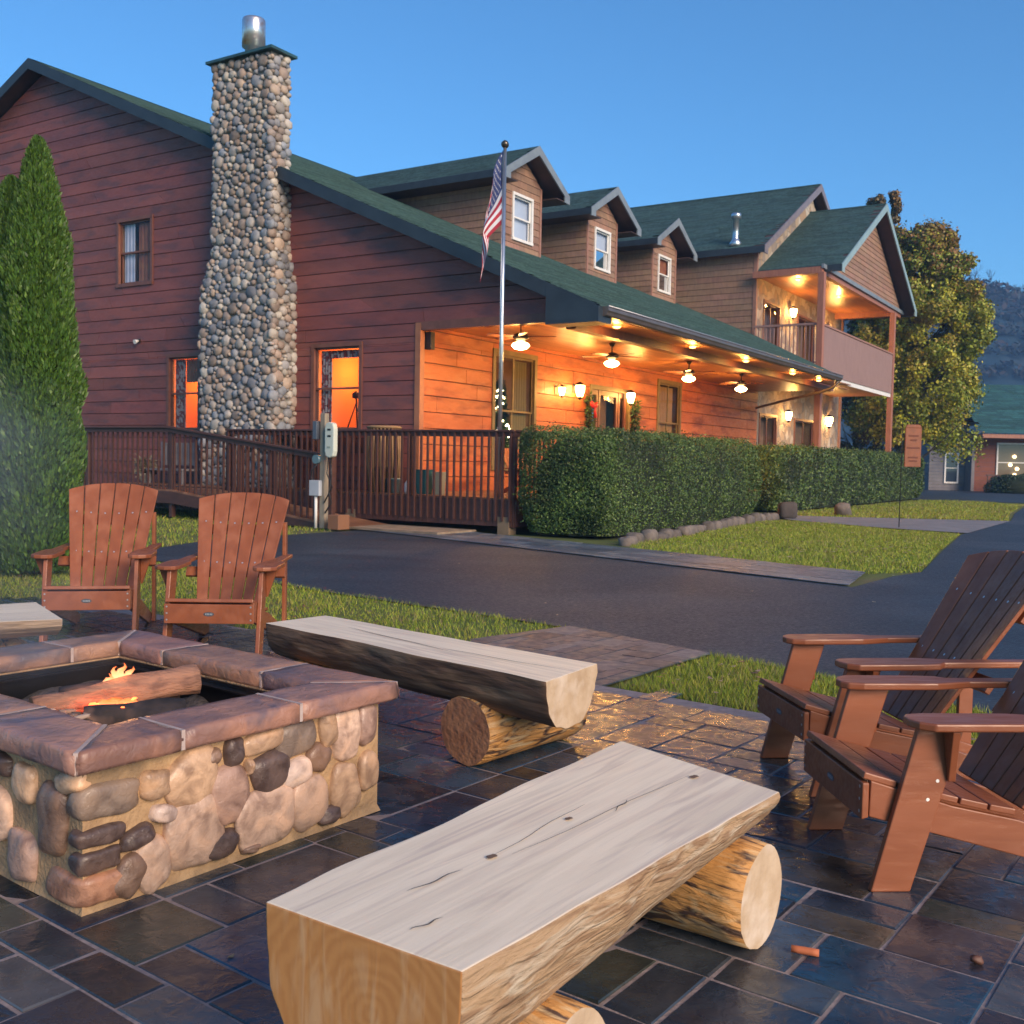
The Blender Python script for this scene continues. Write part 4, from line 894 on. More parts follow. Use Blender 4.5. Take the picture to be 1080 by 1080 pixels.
# utility post
t = hthing('utility_post', 14.95, 13.72, 0, 'weathered wooden post carrying electric boxes and cables by the ramp', 'utility post')
m_up = mat('weathered_post', (.33, .27, .19), (.22, .19, .15), rough=.9, scale=4, stretch=(4, 4, .4), bump=.4)
m_gb = mat('grey_box', (.45, .47, .50), (.38, .40, .43), rough=.4, scale=4)
mb = MB(); mb.box(-.06, .06, -.06, .06, 0, 2.2); mb.build('post', m_up, t, bevel=.008)
mb = MB(); p = [( .0, 1.35), (.09, 1.38), (.115, 1.48), (.115, 1.9), (.09, 2.0), (0, 2.03), (-.09, 2.0), (-.115, 1.9), (-.115, 1.48), (-.09, 1.38)]
mb.prism(p, lambda a, b: (-.17, -.27+a, b), lambda a, b: (-.05, -.27+a, b)); mb.build('charger_housing', mat('cream_plastic', (.52, .56, .48), rough=.4), t, bevel=.02)
mb = MB(); mb.lathe([(.03, 0), (.03, .006), (.001, .006)], 0, 0, 12); 
for zz, m_ in ((1.88, 0), (1.76, 0), (1.55, 0)): 
    mb = MB(); mb.box(-.176, -.171, -.31, -.23, zz-.015, zz+.02); mb.build('dial', Mt['black'] if zz > 1.6 else mat('faint_mark', (.3, .35, .28)), t)
mb = MB(); mb.tube([(-.14, .1, 1.32), (-.02, .1, 1.32)], .085, 16); mb.build('meter', mat('blue_meter', (.10, .17, .20), rough=.2), t)
mb = MB(); mb.box(-.12, .0, .1, .2, 1.7, 2.05); mb.build('switch_box', mat('dark_box', (.08, .10, .13), rough=.4), t, bevel=.01)
mb = MB(); mb.box(-.14, -.02, .0, .26, .62, .92); mb.build('junction_box', m_gb, t, bevel=.012)
mb = MB(); mb.tube([(-.08, .13, 0), (-.08, .13, .64)], .03, 8); mb.build('conduit', Mt['white'], t)
mb = MB(); mb.tube([(-.08, .1, 1.24), (-.1, .22, 1.1), (-.09, .25, .95), (-.09, .2, .92)], .015, 6); mb.tube([(-.1, -.25, 1.36), (-.13, -.3, 1.0), (-.1, -.22, .7), (-.12, -.3, .5), (-.1, -.12, .3)], .016, 6)
mb.tube([(-.1, -.2, 1.36), (-.14, -.2, 1.05), (-.1, -.3, .8), (-.1, -.1, .5)], .014, 6); mb.build('cable', Mt['black'], t)
mb = MB(); mb.box(-.2, .12, -.55, -.28, 0, .28); o = mb.build('wooden_crate', mat('brown_crate', (.22, .10, .05), rough=.8), None, bevel=.015); o.location = HW(14.95, 13.72, 0); o.rotation_euler = (0, 0, PHI); tag(o, 'small brown wooden box on the ground beside the utility post', 'box')

# ================================================================== FIRE PIT
PA = R(52.5); p1 = Vector((math.cos(PA), math.sin(PA), 0)); p2 = Vector((-math.sin(PA), math.cos(PA), 0))
PN = Vector((-1.224, 2.914, 0)); PL, PD = 1.32, 1.76          # near corner of the cap, lengths
pit = empty('fire_pit', PN+p1*PL/2+p2*PD/2, PA, 'square stone fire pit with flagstone cap and burning logs inside', 'fire pit')
hx, hy = PL/2, PD/2; CW = .235; CT, CB = .50, .432
m_mort = mat('tan_mortar', (.48, .31, .16), (.34, .21, .11), rough=.95, scale=14, detail=10, bump=1, bscale=70, bdist=.008, c3=(.24, .16, .09), s3=1.2)
mb = MB(); ins = .055; bx, by = hx-ins, hy-ins
def frame_ring(mb, x1, y1, x0, y0, z0, z1, m=0, fl=0):
    for (ax, ay, bx_, by_) in ((-1, -1, 1, -1), (1, -1, 1, 1), (1, 1, -1, 1), (-1, 1, -1, -1)):
        mb.hexa([(ax*(x1+fl), ay*(y1+fl), z0), (bx_*(x1+fl), by_*(y1+fl), z0), (bx_*x0, by_*y0, z0), (ax*x0, ay*y0, z0), (ax*x1, ay*y1, z1), (bx_*x1, by_*y1, z1), (bx_*x0, by_*y0, z1), (ax*x0, ay*y0, z1)], m)
frame_ring(mb, bx, by, hx-CW, hy-CW, .025, CB); frame_ring(mb, bx, by, hx-CW, hy-CW, .0, .0251, fl=.010)
body = mb.build('wall', m_mort, pit, clean=False)
m_rs = mat('river_rock', (1.25, 1.2, 1.15), (.62, .56, .54), rough=.42, scale=11, detail=12, bump=.8, bscale=45, bdist=.004, attr=True, c3=(1.35, 1.2, 1.05), s3=1.6, rvar=.16, distort=1.2)
TAN, PINK, DARK, BRN, RED = (.46, .31, .20), (.52, .37, .28), (.10, .07, .062), (.20, .13, .095), (.36, .19, .12)
PWH, GRB, PBR = (.55, .44, .38), (.20, .155, .125), (.36, .24, .19)
# hand placed stones of the front face: along (0..1.21 from the near corner), height, w, h, tilt, colour
FS = [(.235, .335, .10, .085, -.1, TAN), (.37, .325, .185, .165, .5, TAN), (.265, .235, .085, .055, -.3, PWH), (.175, .185, .115, .06, .2, DARK), (.145, .075, .09, .13, -.5, BRN),
      (.20, .055, .0, .0, 0, TAN), (.225, .085, .115, .17, .12, PINK), (.375, .150, .20, .225, .08, PINK), (.515, .235, .15, .19, .12, PBR), (.48, .075, .135, .085, 0, DARK),
      (.53, .375, .07, .09, 0, DARK), (.655, .385, .165, .075, .15, TAN), (.79, .37, .16, .125, .15, GRB), (.685, .275, .145, .13, .1, DARK), (.665, .115, .24, .19, .05, PINK),
      (.80, .245, .13, .09, .1, PWH), (.90, .275, .10, .095, -.4, BRN), (.86, .12, .155, .175, .2, PINK), (.945, .37, .07, .13, .1, TAN), (1.035, .345, .135, .20, .1, PINK), (1.035, .13, .13, .185, .2, TAN),
      (1.14, .35, .09, .15, 0, PBR), (1.15, .17, .09, .14, 0, TAN), (.955, .05, .09, .06, 0, DARK), (.775, .02, .0, .0, 0, DARK), (.445, .375, .06, .05, 0, BRN), (.6, .03, .07, .03, 0, BRN), (.59, .31, .03, .05, 0, TAN)]
mb = MB(); sd_ = 0
def stone(face, s, z, w_, h_, tilt, c, dep=.042):
    global sd_
    sd_ += 1
    if w_ < .02: return
    if face == 0: P0 = Vector((-bx+s, -by, z)); U = Vector((1, 0, 0)); N = Vector((0, -1, 0))
    elif face == 1: P0 = Vector((-bx, -by+s, z)); U = Vector((0, 1, 0)); N = Vector((-1, 0, 0))
    elif face == 2: P0 = Vector((bx, -by+s, z)); U = Vector((0, 1, 0)); N = Vector((1, 0, 0))
    else: P0 = Vector((-bx+s, by, z)); U = Vector((1, 0, 0)); N = Vector((0, 1, 0))
    W = Vector((0, 0, 1)); U2 = U*math.cos(tilt)+W*math.sin(tilt); W2 = -U*math.sin(tilt)+W*math.cos(tilt)
    k = random.uniform(.85, 1.15); mb.blob(P0-N*.008, (U2, W2, N), (w_*.5, h_*.5, dep), p=3.0, nu=26, nv=14, jit=.085, c=tuple(q*k for q in c), seed=sd_*1.7)
# the pit frame: local x runs along the front right face; the photo's front face is local y=-by
for s, z, w_, h_, t_, c in FS: stone(0, s, z, w_*1.13, h_*1.10, t_, c)
for (z, w_, l_, h_, c) in ((.325, .21, .09, .11, GRB), (.222, .16, .08, .058, DARK), (.148, .145, .08, .068, DARK), (.062, .20, .22, .105, RED)):   # stones that wrap the near corner
    mb.blob((-bx+w_*.5-.022, -by+l_*.5-.022, z), ((1, 0, 0), (0, 1, 0), (0, 0, 1)), (w_*.5, l_*.5, h_*.5), p=4.0, nu=30, nv=14, jit=.07, c=c, seed=z*9)
for s, z, w_, h_, t_, c in ((.06, .385, .13, .07, -.2, TAN), (.15, .25, .15, .24, .15, BRN), (.33, .10, .16, .17, 0, PBR), (.31, .33, .13, .13, 0, TAN), (.5, .2, .2, .18, .1, PINK), (.47, .36, .14, .08, 0, DARK)): stone(1, s, z, w_, h_, t_, c)
rr2 = random.Random(9)
def fill(face, s0, L_):
    z = .02
    while z < .41:
        h = rr2.uniform(.09, .14); s = s0+rr2.uniform(0, .05)
        while s < L_: w_ = rr2.uniform(.10, .20); stone(face, s+w_/2, min(z+h/2, .38), w_, h, rr2.uniform(-.3, .3), rr2.choice([TAN, PINK, DARK, BRN, RED, PWH, GRB, PBR])); s += w_+.015
        z += h+.01
fill(1, .62, 2*by-.05); fill(2, .1, 2*by-.1); fill(3, .05, 2*bx-.1)
mb.build('stonework', m_rs, body, clean=False)
# cap: mitred flagstones with chiselled edges
m_cap = mat('red_flagstone', (.40, .205, .13), (.23, .13, .10), rough=.42, scale=6, detail=11, bump=.9, bscale=22, bdist=.008, c3=(.13, .10, .11), s3=1.6, rvar=.16, attr=True, distort=.8)
m_capj = mat('cap_mortar', (.46, .36, .32), (.36, .27, .24), rough=.9, scale=9, bump=.3)
def cap_stone(quad, k, seed):
    """quad in local xy, rough outer edge: grid with noise"""
    mb = MB(); n = 9; a, b, c, d = [Vector((*q, 0)) for q in quad]
    def P(u, v, z, o=0):
        p = (a.lerp(b, u)).lerp(d.lerp(c, u), v); cc = (a+b+c+d)/4; q = p-cc; p = cc+q*(1-.004/q.length) if q.length > .01 else p
        nn = mnoise.noise(p*14+Vector((seed, z*60, 0)))
        edge = min(u, 1-u, v, 1-v) < 1e-6
        zz = z+(.0035*mnoise.noise(p*7+Vector((seed, 0, 0))))
        if edge: p = cc+(p-cc)*(1+(.010*nn+o)/max(.05, (p-cc).length))
        return (p.x, p.y, zz)
    rows = [(P, )]
    ring = [(i/n, 0) for i in range(n)]+[(1, i/n) for i in range(n)]+[(1-i/n, 1) for i in range(n)]+[(0, 1-i/n) for i in range(n)]
    b0 = len(mb.v); V = []
    for j in range(n+1):
        for i in range(n+1): V.append(P(i/n, j/n, CT, -.006 if (i in (0, n) or j in (0, n)) else 0))
    F = [(j*(n+1)+i, j*(n+1)+i+1, (j+1)*(n+1)+i+1, (j+1)*(n+1)+i) for j in range(n) for i in range(n)]
    idx = lambda u, v: round(v*n)*(n+1)+round(u*n)
    levels = [CT-.010, CT-.03, CB+.012, CB]; off = [.003, .007, .006, .0]
    prev = [idx(u, v) for u, v in ring]
    for z_, o_ in zip(levels, off):
        base = len(V); V += [P(u, v, z_, o_) for u, v in ring]; cur = list(range(base, base+len(ring)))
        for q in range(len(ring)): F.append((prev[q], prev[(q+1) % len(ring)], cur[(q+1) % len(ring)], cur[q]))
        prev = cur
    F.append(tuple(prev)); kk = (k, k*random.uniform(.93, 1.05), k*random.uniform(.93, 1.08))
    mb.add(V, F, 0, kk, True)
    o = mb.build('cap_stone', m_cap, pit); return o
g = .0035; JL = []
O4 = [(-hx, -hy), (hx, -hy), (hx, hy), (-hx, hy)]; I4 = [(-hx+CW, -hy+CW), (hx-CW, -hy+CW), (hx-CW, hy-CW), (-hx+CW, hy-CW)]
for si in range(4):
    A, B = Vector(O4[si]), Vector(O4[(si+1) % 4]); a, b = Vector(I4[si]), Vector(I4[(si+1) % 4])
    L_ = (B-A).length; cuts = {0: (.27, .63), 1: (.30, .68), 2: (.35, .7), 3: (.33, .66)}[si]
    dirv = (B-A)/L_
    xs = [0]+[c*L_ for c in cuts]+[L_]
    for i in range(3):
        s0, s1 = xs[i]+(g if i else g*1.4), xs[i+1]-(g if i < 2 else g*1.4)
        o0, o1 = A+dirv*s0, A+dirv*s1
        if i: JL.append((A+dirv*xs[i], A+dirv*xs[i]+(a-A)-dirv*(a-A).dot(dirv)))
        else: JL.append((A, a))
        i0 = (A+dirv*s0)+(a-A)-dirv*(a-A).dot(dirv) if i else a+dirv*g*1.4
        i1 = (A+dirv*s1)+(a-A)-dirv*(a-A).dot(dirv) if i < 2 else b-dirv*g*1.4
        cap_stone([tuple(o0), tuple(o1), tuple(i1), tuple(i0)], random.uniform(.85, 1.15), si*3+i)
for (o_, i_) in JL:
    o_, i_ = Vector(o_), Vector(i_); d_ = (o_-i_).normalized(); n_v = Vector((-d_.y, d_.x))*.0065; mit = (o_-i_).length > CW*1.2; o_ = o_-d_*(.006 if mit else -.003); i_ = i_-d_*.002
    q = [i_-n_v, o_-n_v, o_+n_v, i_+n_v]; mb = MB(); mb.hexa([(p.x, p.y, CB+.004) for p in q]+[(p.x, p.y, CT-.0005) for p in q])
    mb.build('cap_joint', m_capj, pit, clean=False)
mb = MB(); frame_ring(mb, hx-CW-.004, hy-CW-.004, hx-CW-.016, hy-CW-.016, .05, CB-.005)
frame_ring(mb, hx-CW-.004, hy-CW-.004, hx-CW-.05, hy-CW-.05, CB-.03, CB-.022); mb.build('steel_liner', mat('black_steel', (.02, .023, .028), (.035, .03, .03), rough=.35, metal=.7, scale=6), pit, clean=False)
m_ash = mat('ash_bed', (.05, .045, .045), (.12, .10, .10), rough=1, scale=12, bump=1, bscale=20, bdist=.03)
mb = MB(); n = 24; X_, Y_ = hx-CW-.01, hy-CW-.01
V = [(-X_+2*X_*i/n, -Y_+2*Y_*j/n, .33+.04*mnoise.noise(Vector((i*.4, j*.4, 0)))+.05*max(0, 1-((i-n/2)**2+(j-n/2)**2)/60)) for j in range(n+1) for i in range(n+1)]
mb.add(V, [(j*(n+1)+i, j*(n+1)+i+1, (j+1)*(n+1)+i+1, (j+1)*(n+1)+i) for j in range(n) for i in range(n)], 0, sm=True); o = mb.build('ash_bed', m_ash, pit)

m_bark = mat('streaky_bark', (.36, .20, .10), (.10, .05, .028), rough=.75, scale=5, detail=8, stretch=(.5, 3, 3), bump=.8, bscale=9, bdist=.012, c3=(.42, .32, .22), s3=2.0, distort=1.0)
m_end = mat('split_end', (.45, .25, .12), (.33, .16, .07), rough=.8, scale=12, bump=.3)
m_char = mat('charred_wood', (.055, .04, .038), (.02, .016, .016), rough=.9, scale=9, bump=.8, bscale=18, bdist=.01, c3=(.25, .14, .10), s3=1.5)
def log_round(mb, p, q, r, seed, mbark=0, mend=1, n=22, taper=1.0, wob=.07, segs=12):
    p, q = Vector(p), Vector(q); d = (q-p).normalized(); a = d.orthogonal().normalized(); e = d.cross(a); b = len(mb.v)
    for i in range(segs+1):
        t = i/segs; c = p.lerp(q, t)
        for k in range(n):
            th = 2*math.pi*k/n; rr_ = r*(1+(taper-1)*t)*(1+wob*mnoise.noise(Vector((math.cos(th)*1.5+seed, math.sin(th)*1.5, t*2.5)))+.025*mnoise.noise(Vector((math.cos(th)*6, math.sin(th)*6, t*3+seed))))
            if i in (0, segs): rr_ *= .965
            cc = c+(d*.012 if i == 0 and segs > 2 else Vector())*0
            mb.v.append(tuple(cc+(a*math.cos(th)+e*math.sin(th))*rr_))
    for i in range(segs):
        for k in range(n): mb.f.append([b+i*n+k, b+i*n+(k+1) % n, b+(i+1)*n+(k+1) % n, b+(i+1)*n+k]); mb.m.append(mbark); mb.c.append((1, 1, 1)); mb.sm.append(True)
    for i in (0, segs):
        mb.f.append([b+i*n+k for k in range(n)]); mb.m.append(mend); mb.c.append((1, 1, 1)); mb.sm.append(False)
def firelog(P, Q, r, mats, lb, seed, n=9):
    mb = MB(); log_round(mb, P, Q, r, seed, n=n, wob=.45, segs=16); o = mb.build('firewood_log', mats); tag(o, lb, 'log', 'logs burning in the fire pit'); return o
def PW(x, y, z): v = pit.location+p1*x+p2*y; return Vector((v.x, v.y, z))
firelog((-1.74, 3.78, .395), (-1.25, 4.14, .455), .062, [mat('smoky_log', (.34, .17, .105), (.17, .085, .06), rough=.9, scale=9, detail=12, stretch=(1, 1.5, 4), bump=1, bscale=20, bdist=.012, lo=.40, hi=.66, distort=.4), m_end], 'split orange log on top of the fire with pale jagged right end', 2, 7)
firelog((-1.52, 3.70, .385), (-1.20, 3.84, .395), .05, [m_char, m_char], 'dark round charred log under the split log, right of the flames', 5, 12)
firelog((-1.35, 4.22, .38), (-1.75, 4.02, .38), .06, [m_char, m_char], 'charred log at the back of the fire behind the flames', 8, 10)
def fl_pos(n, cen, sp, s, cols):
    V = np.zeros((n*2, 4, 3)); C = np.zeros((n*2, 3))
    mbx = MB()
    for i in range(n):
        c = (cen[0]+random.uniform(-sp, sp), cen[1]+random.uniform(-sp, sp), cen[2]+random.uniform(-.05, .02)); ss = s*random.uniform(.5, 1.2); az = random.uniform(0, 6.28)
        k = random.uniform(.8, 1.2); cc = random.choice(cols)
        mbx.blob(c, ((math.cos(az), math.sin(az), random.uniform(-.3, .3)), (-math.sin(az), math.cos(az), 0), (0, 0, 1)), (ss, ss*.5, ss*.25), p=3.5, nu=8, nv=5, jit=.2, c=tuple(q*k for q in cc), seed=i)
    return mbx
mb = fl_pos(80, (-1.47, 3.80, .415), .08, .016, [(1, 1, 1)]); o = mb.build('embers', emis('ember', (1.0, .13, .03), 3.0), clean=False); tag(o, 'glowing pink orange embers between the burning logs', 'embers', kind='stuff')
m_chip = mat('wood_chips', (1, 1, 1), (.7, .7, .7), rough=.9, attr=True, scale=10)
mb = fl_pos(260, (-1.60, 3.64, .40), .11, .026, [(.35, .22, .16), (.25, .14, .1), (.1, .07, .06), (.45, .33, .26)]); o = mb.build('wood_chips', m_chip, clean=False); tag(o, 'pale split wood scraps and embers heaped in front of the burning logs', 'wood chips', kind='stuff')
def flame_mat():
    m = bpy.data.materials.new('flame'); m.use_nodes = True; n = m.node_tree.nodes; L = m.node_tree.links
    em = n.new('ShaderNodeEmission'); tr = n.new('ShaderNodeBsdfTransparent'); mx = n.new('ShaderNodeMixShader'); lw = n.new('ShaderNodeLayerWeight'); lw.inputs[0].default_value = .35
    tc = n.new('ShaderNodeTexCoord'); sx = n.new('ShaderNodeSeparateXYZ'); L.new(tc.outputs['Generated'], sx.inputs[0])
    r = n.new('ShaderNodeValToRGB'); e = r.color_ramp.elements; e[0].color = (1, .42, .16, 1); e[1].color = (1, .16, .04, 1); e[1].position = .95; x = e.new(.4); x.color = (1, .55, .26, 1)
    L.new(sx.outputs[2], r.inputs[0]); L.new(r.outputs[0], em.inputs[0]); em.inputs[1].default_value = 1.3
    mr = n.new('ShaderNodeMapRange'); mr.inputs[1].default_value = .05; mr.inputs[2].default_value = .75; L.new(lw.outputs['Facing'], mr.inputs[0]); L.new(mr.outputs[0], mx.inputs[0]); L.new(em.outputs[0], mx.inputs[1]); L.new(tr.outputs[0], mx.inputs[2])
    L.new(mx.outputs[0], n['Material Output'].inputs[0]); return m
mfl = flame_mat()
def flame(loc, h, r, lb, k, watts):
    t = empty('flame', loc, 0, lb, 'flame', 'flames of the fire')
    for q in range(k):
        mb = MB(); a = random.uniform(0, 6.28); d = r*.8*random.random(); hh = h*random.uniform(.5, 1.0) if q else h; x0, y0 = d*math.cos(a), d*math.sin(a)
        pts = [(x0+.25*r*math.sin(i*1.1+q), y0+.2*r*math.cos(i*1.3+q), hh*i/8) for i in range(9)]; mb.tube(pts, [r*.36*s for s in (.25, .7, 1, .95, .75, .52, .34, .16, .02)], 10)
        mb.build('tongue', mfl, t)
    plight(t, (.0, -.05, h*.6), watts, .05, (1, .42, .16))
flame((-1.51, 4.04, .44), .10, .07, 'bright flame rising above the split log', 7, 1.2)
flame((-1.44, 3.84, .385), .05, .10, 'pink orange flame glowing low under the split log', 8, .9)

# ================================================================== LOG BENCHES
m_top = mat('sawn_plank_top', (.88, .73, .53), (.78, .64, .46), rough=.5, scale=4.5, detail=12, stretch=(.28, 5, 1), bump=.35, bscale=14, bdist=.002, c3=(.66, .53, .40), s3=3.0, rvar=.08, distort=1.4, lo=.42, hi=.62)
def ring_mat():
    m = bpy.data.materials.new('sawn_end_grain'); m.use_nodes = True; n = m.node_tree.nodes; L = m.node_tree.links; p = n['Principled BSDF']; p.inputs['Roughness'].default_value = .6
    tc = n.new('ShaderNodeTexCoord'); mp = n.new('ShaderNodeMapping'); mp.inputs['Location'].default_value = (0, .04, -.36); mp.inputs['Scale'].default_value = (.0, 1, 1.15); L.new(tc.outputs['Object'], mp.inputs[0])
    wv = n.new('ShaderNodeTexWave'); wv.wave_type = 'RINGS'; wv.rings_direction = 'X'; wv.inputs['Scale'].default_value = 11; wv.inputs['Distortion'].default_value = 9; wv.inputs['Detail'].default_value = 4; wv.inputs['Detail Scale'].default_value = .8
    nz = n.new('ShaderNodeTexNoise'); nz.inputs['Scale'].default_value = 5; nz.inputs['Detail'].default_value = 12; nz.inputs['Distortion'].default_value = .8; mp2 = n.new('ShaderNodeMapping'); mp2.inputs['Scale'].default_value = (1, 6, 1.1); L.new(tc.outputs['Object'], mp2.inputs[0]); L.new(mp2.outputs[0], nz.inputs['Vector']); L.new(mp.outputs[0], wv.inputs['Vector'])
    a = n.new('ShaderNodeMix'); a.data_type = 'RGBA'; a.inputs[6].default_value = (.56, .25, .075, 1); a.inputs[7].default_value = (.50, .21, .06, 1); L.new(wv.outputs[0], a.inputs[0])
    mr = n.new('ShaderNodeMapRange'); mr.inputs[1].default_value = .48; mr.inputs[2].default_value = .66; mr.inputs[4].default_value = .55; L.new(nz.outputs[0], mr.inputs[0])
    b = n.new('ShaderNodeMix'); b.data_type = 'RGBA'; b.inputs[7].default_value = (.66, .40, .20, 1); L.new(mr.outputs[0], b.inputs[0]); L.new(a.outputs[2], b.inputs[6]); L.new(b.outputs[2], p.inputs['Base Color'])
    bp = n.new('ShaderNodeBump'); bp.inputs['Strength'].default_value = .25; bp.inputs['Distance'].default_value = .004; L.new(nz.outputs[0], bp.inputs['Height']); L.new(bp.outputs[0], p.inputs['Normal']); return m
m_ring = ring_mat()
m_pale_end = mat('pale_sawn_end', (.56, .42, .28), (.44, .31, .19), rough=.8, scale=9, bump=.3, c3=(.62, .5, .38), s3=2)
m_barkp = mat('peeled_bark', (.40, .26, .145), (.27, .16, .085), rough=.7, scale=6, detail=12, stretch=(.5, 3, 3), bump=1, bscale=12, bdist=.014, c3=(.52, .42, .30), s3=2.6, distort=2.0, lo=.44, hi=.58)
m_dkcrack = mat('crack', (.05, .035, .03), rough=1); m_knot = mat('knot', (.20, .12, .07), (.12, .07, .05), rough=.8, scale=30)
def bench(name, lb, quad, top, dep0, dep1, supports, seed, endm=None, barkm=None, knots=(), cracks=(), pr0=.72, pr1=.72, sup_end=None):
    """quad: start-left, start-right, end-right, end-left of the sawn top (world xy)"""
    q = [Vector((*p, 0)) for p in quad]; c0 = (q[0]+q[1])/2; c1 = (q[2]+q[3])/2; ax = (c1-c0); L_ = ax.length; ang = math.atan2(ax.y, ax.x); ax.normalize(); ay = Vector((-ax.y, ax.x, 0))
    t = empty(name, c0, ang, lb, 'bench', 'half log benches around the fire pit')
    loc = lambda p: ((p-c0).dot(ax), (p-c0).dot(ay))
    Lq = [loc(p) for p in q]; w0l, w0r, w1r, w1l = Lq[0][1], Lq[1][1], Lq[2][1], Lq[3][1]
    xl0, xr0, xr1, xl1 = Lq[0][0], Lq[1][0], Lq[2][0], Lq[3][0]
    mb = MB(); N = 60; K = 44; V = []; M_ = 10
    for i in range(N+1):
        t_ = i/N; wl = w0l+(w1l-w0l)*t_+.018*mnoise.noise(Vector((t_*4, seed, 0)))*min(1, t_*8)*min(1, (1-t_)*8); wr = w0r+(w1r-w0r)*t_+.02*mnoise.noise(Vector((t_*4, seed+9, 0)))*min(1, t_*8)*min(1, (1-t_)*8)
        dp = dep0+(dep1-dep0)*t_; cy = (wl+wr)/2; hw = abs(wl-wr)/2
        row = []
        for k in range(M_+1): s = k/M_; y = wl+(wr-wl)*s; x = (xl0+(xl1-xl0)*t_)*(1-s)+(xr0+(xr1-xr0)*t_)*s; row.append((x, y, top+.0012*mnoise.noise(Vector((x*6, y*20, seed)))))
        for k in range(1, K):
            a = math.pi*k/K; e_y = pr0+(pr1-pr0)*t_; e_z = .80+(.35+.9*(e_y-.72))*t_; yy = cy-hw*(1 if wr < wl else -1)*math.copysign(abs(math.cos(a))**e_y, math.cos(a)); zz = top-.018*min(1, math.sin(a)*8)-(dp-.018)*math.sin(a)**e_z
            sx = (yy-wl)/(wr-wl); x = (xl0+(xl1-xl0)*t_)*(1-sx)+(xr0+(xr1-xr0)*t_)*sx
            nn = .014*mnoise.noise(Vector((t_*7, k*.25, seed)))+.005*mnoise.noise(Vector((t_*30, k*.6, seed)))
            row.append((x, yy+nn*math.cos(a), zz-nn*math.sin(a)))
        V.append(row)
    R_ = len(V[0]); flat = [p for row in V for p in row]; b = 0; F0 = []; F1 = []
    # row order: 0..M_ top from left to right, then underside; underside index M_+1.. runs from right to left
    for row in V: row[M_+1:] = row[M_+1:][::1]
    mbv = []
    # underside was generated from left (k small => cos>0); flip so it continues from the right edge
    for row in V: row[M_+1:] = row[M_+1:][::-1] if abs(row[M_+1][1]-row[0][1]) < abs(row[M_+1][1]-row[M_][1]) else row[M_+1:]
    flat = [p for row in V for p in row]; mb.v = flat
    for i in range(N):
        for k in range(R_):
            mb.f.append([i*R_+k, i*R_+(k+1) % R_, (i+1)*R_+(k+1) % R_, (i+1)*R_+k]); mb.m.append(0 if k < M_ else 1); mb.c.append((1, 1, 1)); mb.sm.append(k >= M_)
    for i in (0, N): mb.f.append([i*R_+k for k in range(R_)]); mb.m.append(2); mb.c.append((1, 1, 1)); mb.sm.append(False)
    for (kx, ky, kr) in knots: mb.add([(kx+kr*1.5*math.cos(a*.5236), ky+kr*math.sin(a*.5236)*(1+.3*math.sin(a*2)), top+.0035) for a in range(12)], [tuple(range(12))], 3)
    for (x0, y0, x1, y1, w_) in cracks:
        n_ = 9; up = []; dn = []
        for i in range(n_): s = i/(n_-1); ww = w_*math.sin(math.pi*min(1, s*1.02))**.6+.0003; yy = y0+(y1-y0)*s+.004*math.sin(s*9+x0*5); up.append((x0+(x1-x0)*s, yy+ww, top+.0034)); dn.append((x0+(x1-x0)*s, yy-ww, top+.0034))
        for i in range(n_-1): mb.add([up[i], up[i+1], dn[i+1], dn[i]], [(0, 1, 2, 3)], 4)
    mb.build('seat', [m_top, barkm or m_barkp, endm or m_ring, m_knot, m_dkcrack], t, bevel=.004)
    for (px, py, ang2, r, half0, half1, sdd) in supports:     # world position of one end centre, axis angle, radius, lengths each side
        ca = Vector((math.cos(ang2), math.sin(ang2), 0)); P = Vector((px, py, r)); A_ = P-ca*half0; B_ = P+ca*half1
        mb = MB(); M4 = Matrix.Rotation(-ang, 4, 'Z'); A_ = M4 @ (A_-c0); B_ = M4 @ (B_-c0)
        log_round(mb, (0, 0, 0), (0, 0, (B_-A_).length), r, sdd, n=30, wob=.05)
        o = mb.build('support_log', [m_bark2, sup_end or m_pale_end], t)
        o.matrix_local = Matrix.Translation(A_) @ (B_-A_).to_track_quat('Z', 'Y').to_matrix().to_4x4()
    return t
m_bark2 = mat('orange_bark', (.55, .27, .08), (.075, .04, .025), rough=.65, scale=5.5, detail=12, stretch=(3.0, 3.0, .7), bump=1, bscale=9, bdist=.014, c3=(.60, .42, .22), s3=2.2, distort=2.2, lo=.52, hi=.62)
bench('log_bench', 'broad half log bench in front of the fire pit with knots in its pale top', [(-.479, 2.048), (-.071, 1.777), (.748, 2.819), (.365, 3.317)], .46, .33, .20,
      [(.72, 2.86, R(-36), .148, .72, 0, 3), (.15, 2.05, R(-36), .125, .62, 0, 6)], 1, knots=[(.46, .03, .010), (1.30, -.06, .011), (.78, .03, .008)], cracks=[(.20, .05, .36, .035, .0016), (.9, -.03, 1.0, -.015, .0012), (.07, -.07, .15, -.085, .0018), (.46, .03, .9, .06, .0008), (.5, .0, 1.3, -.04, .0007)], pr0=.92, pr1=1.08)
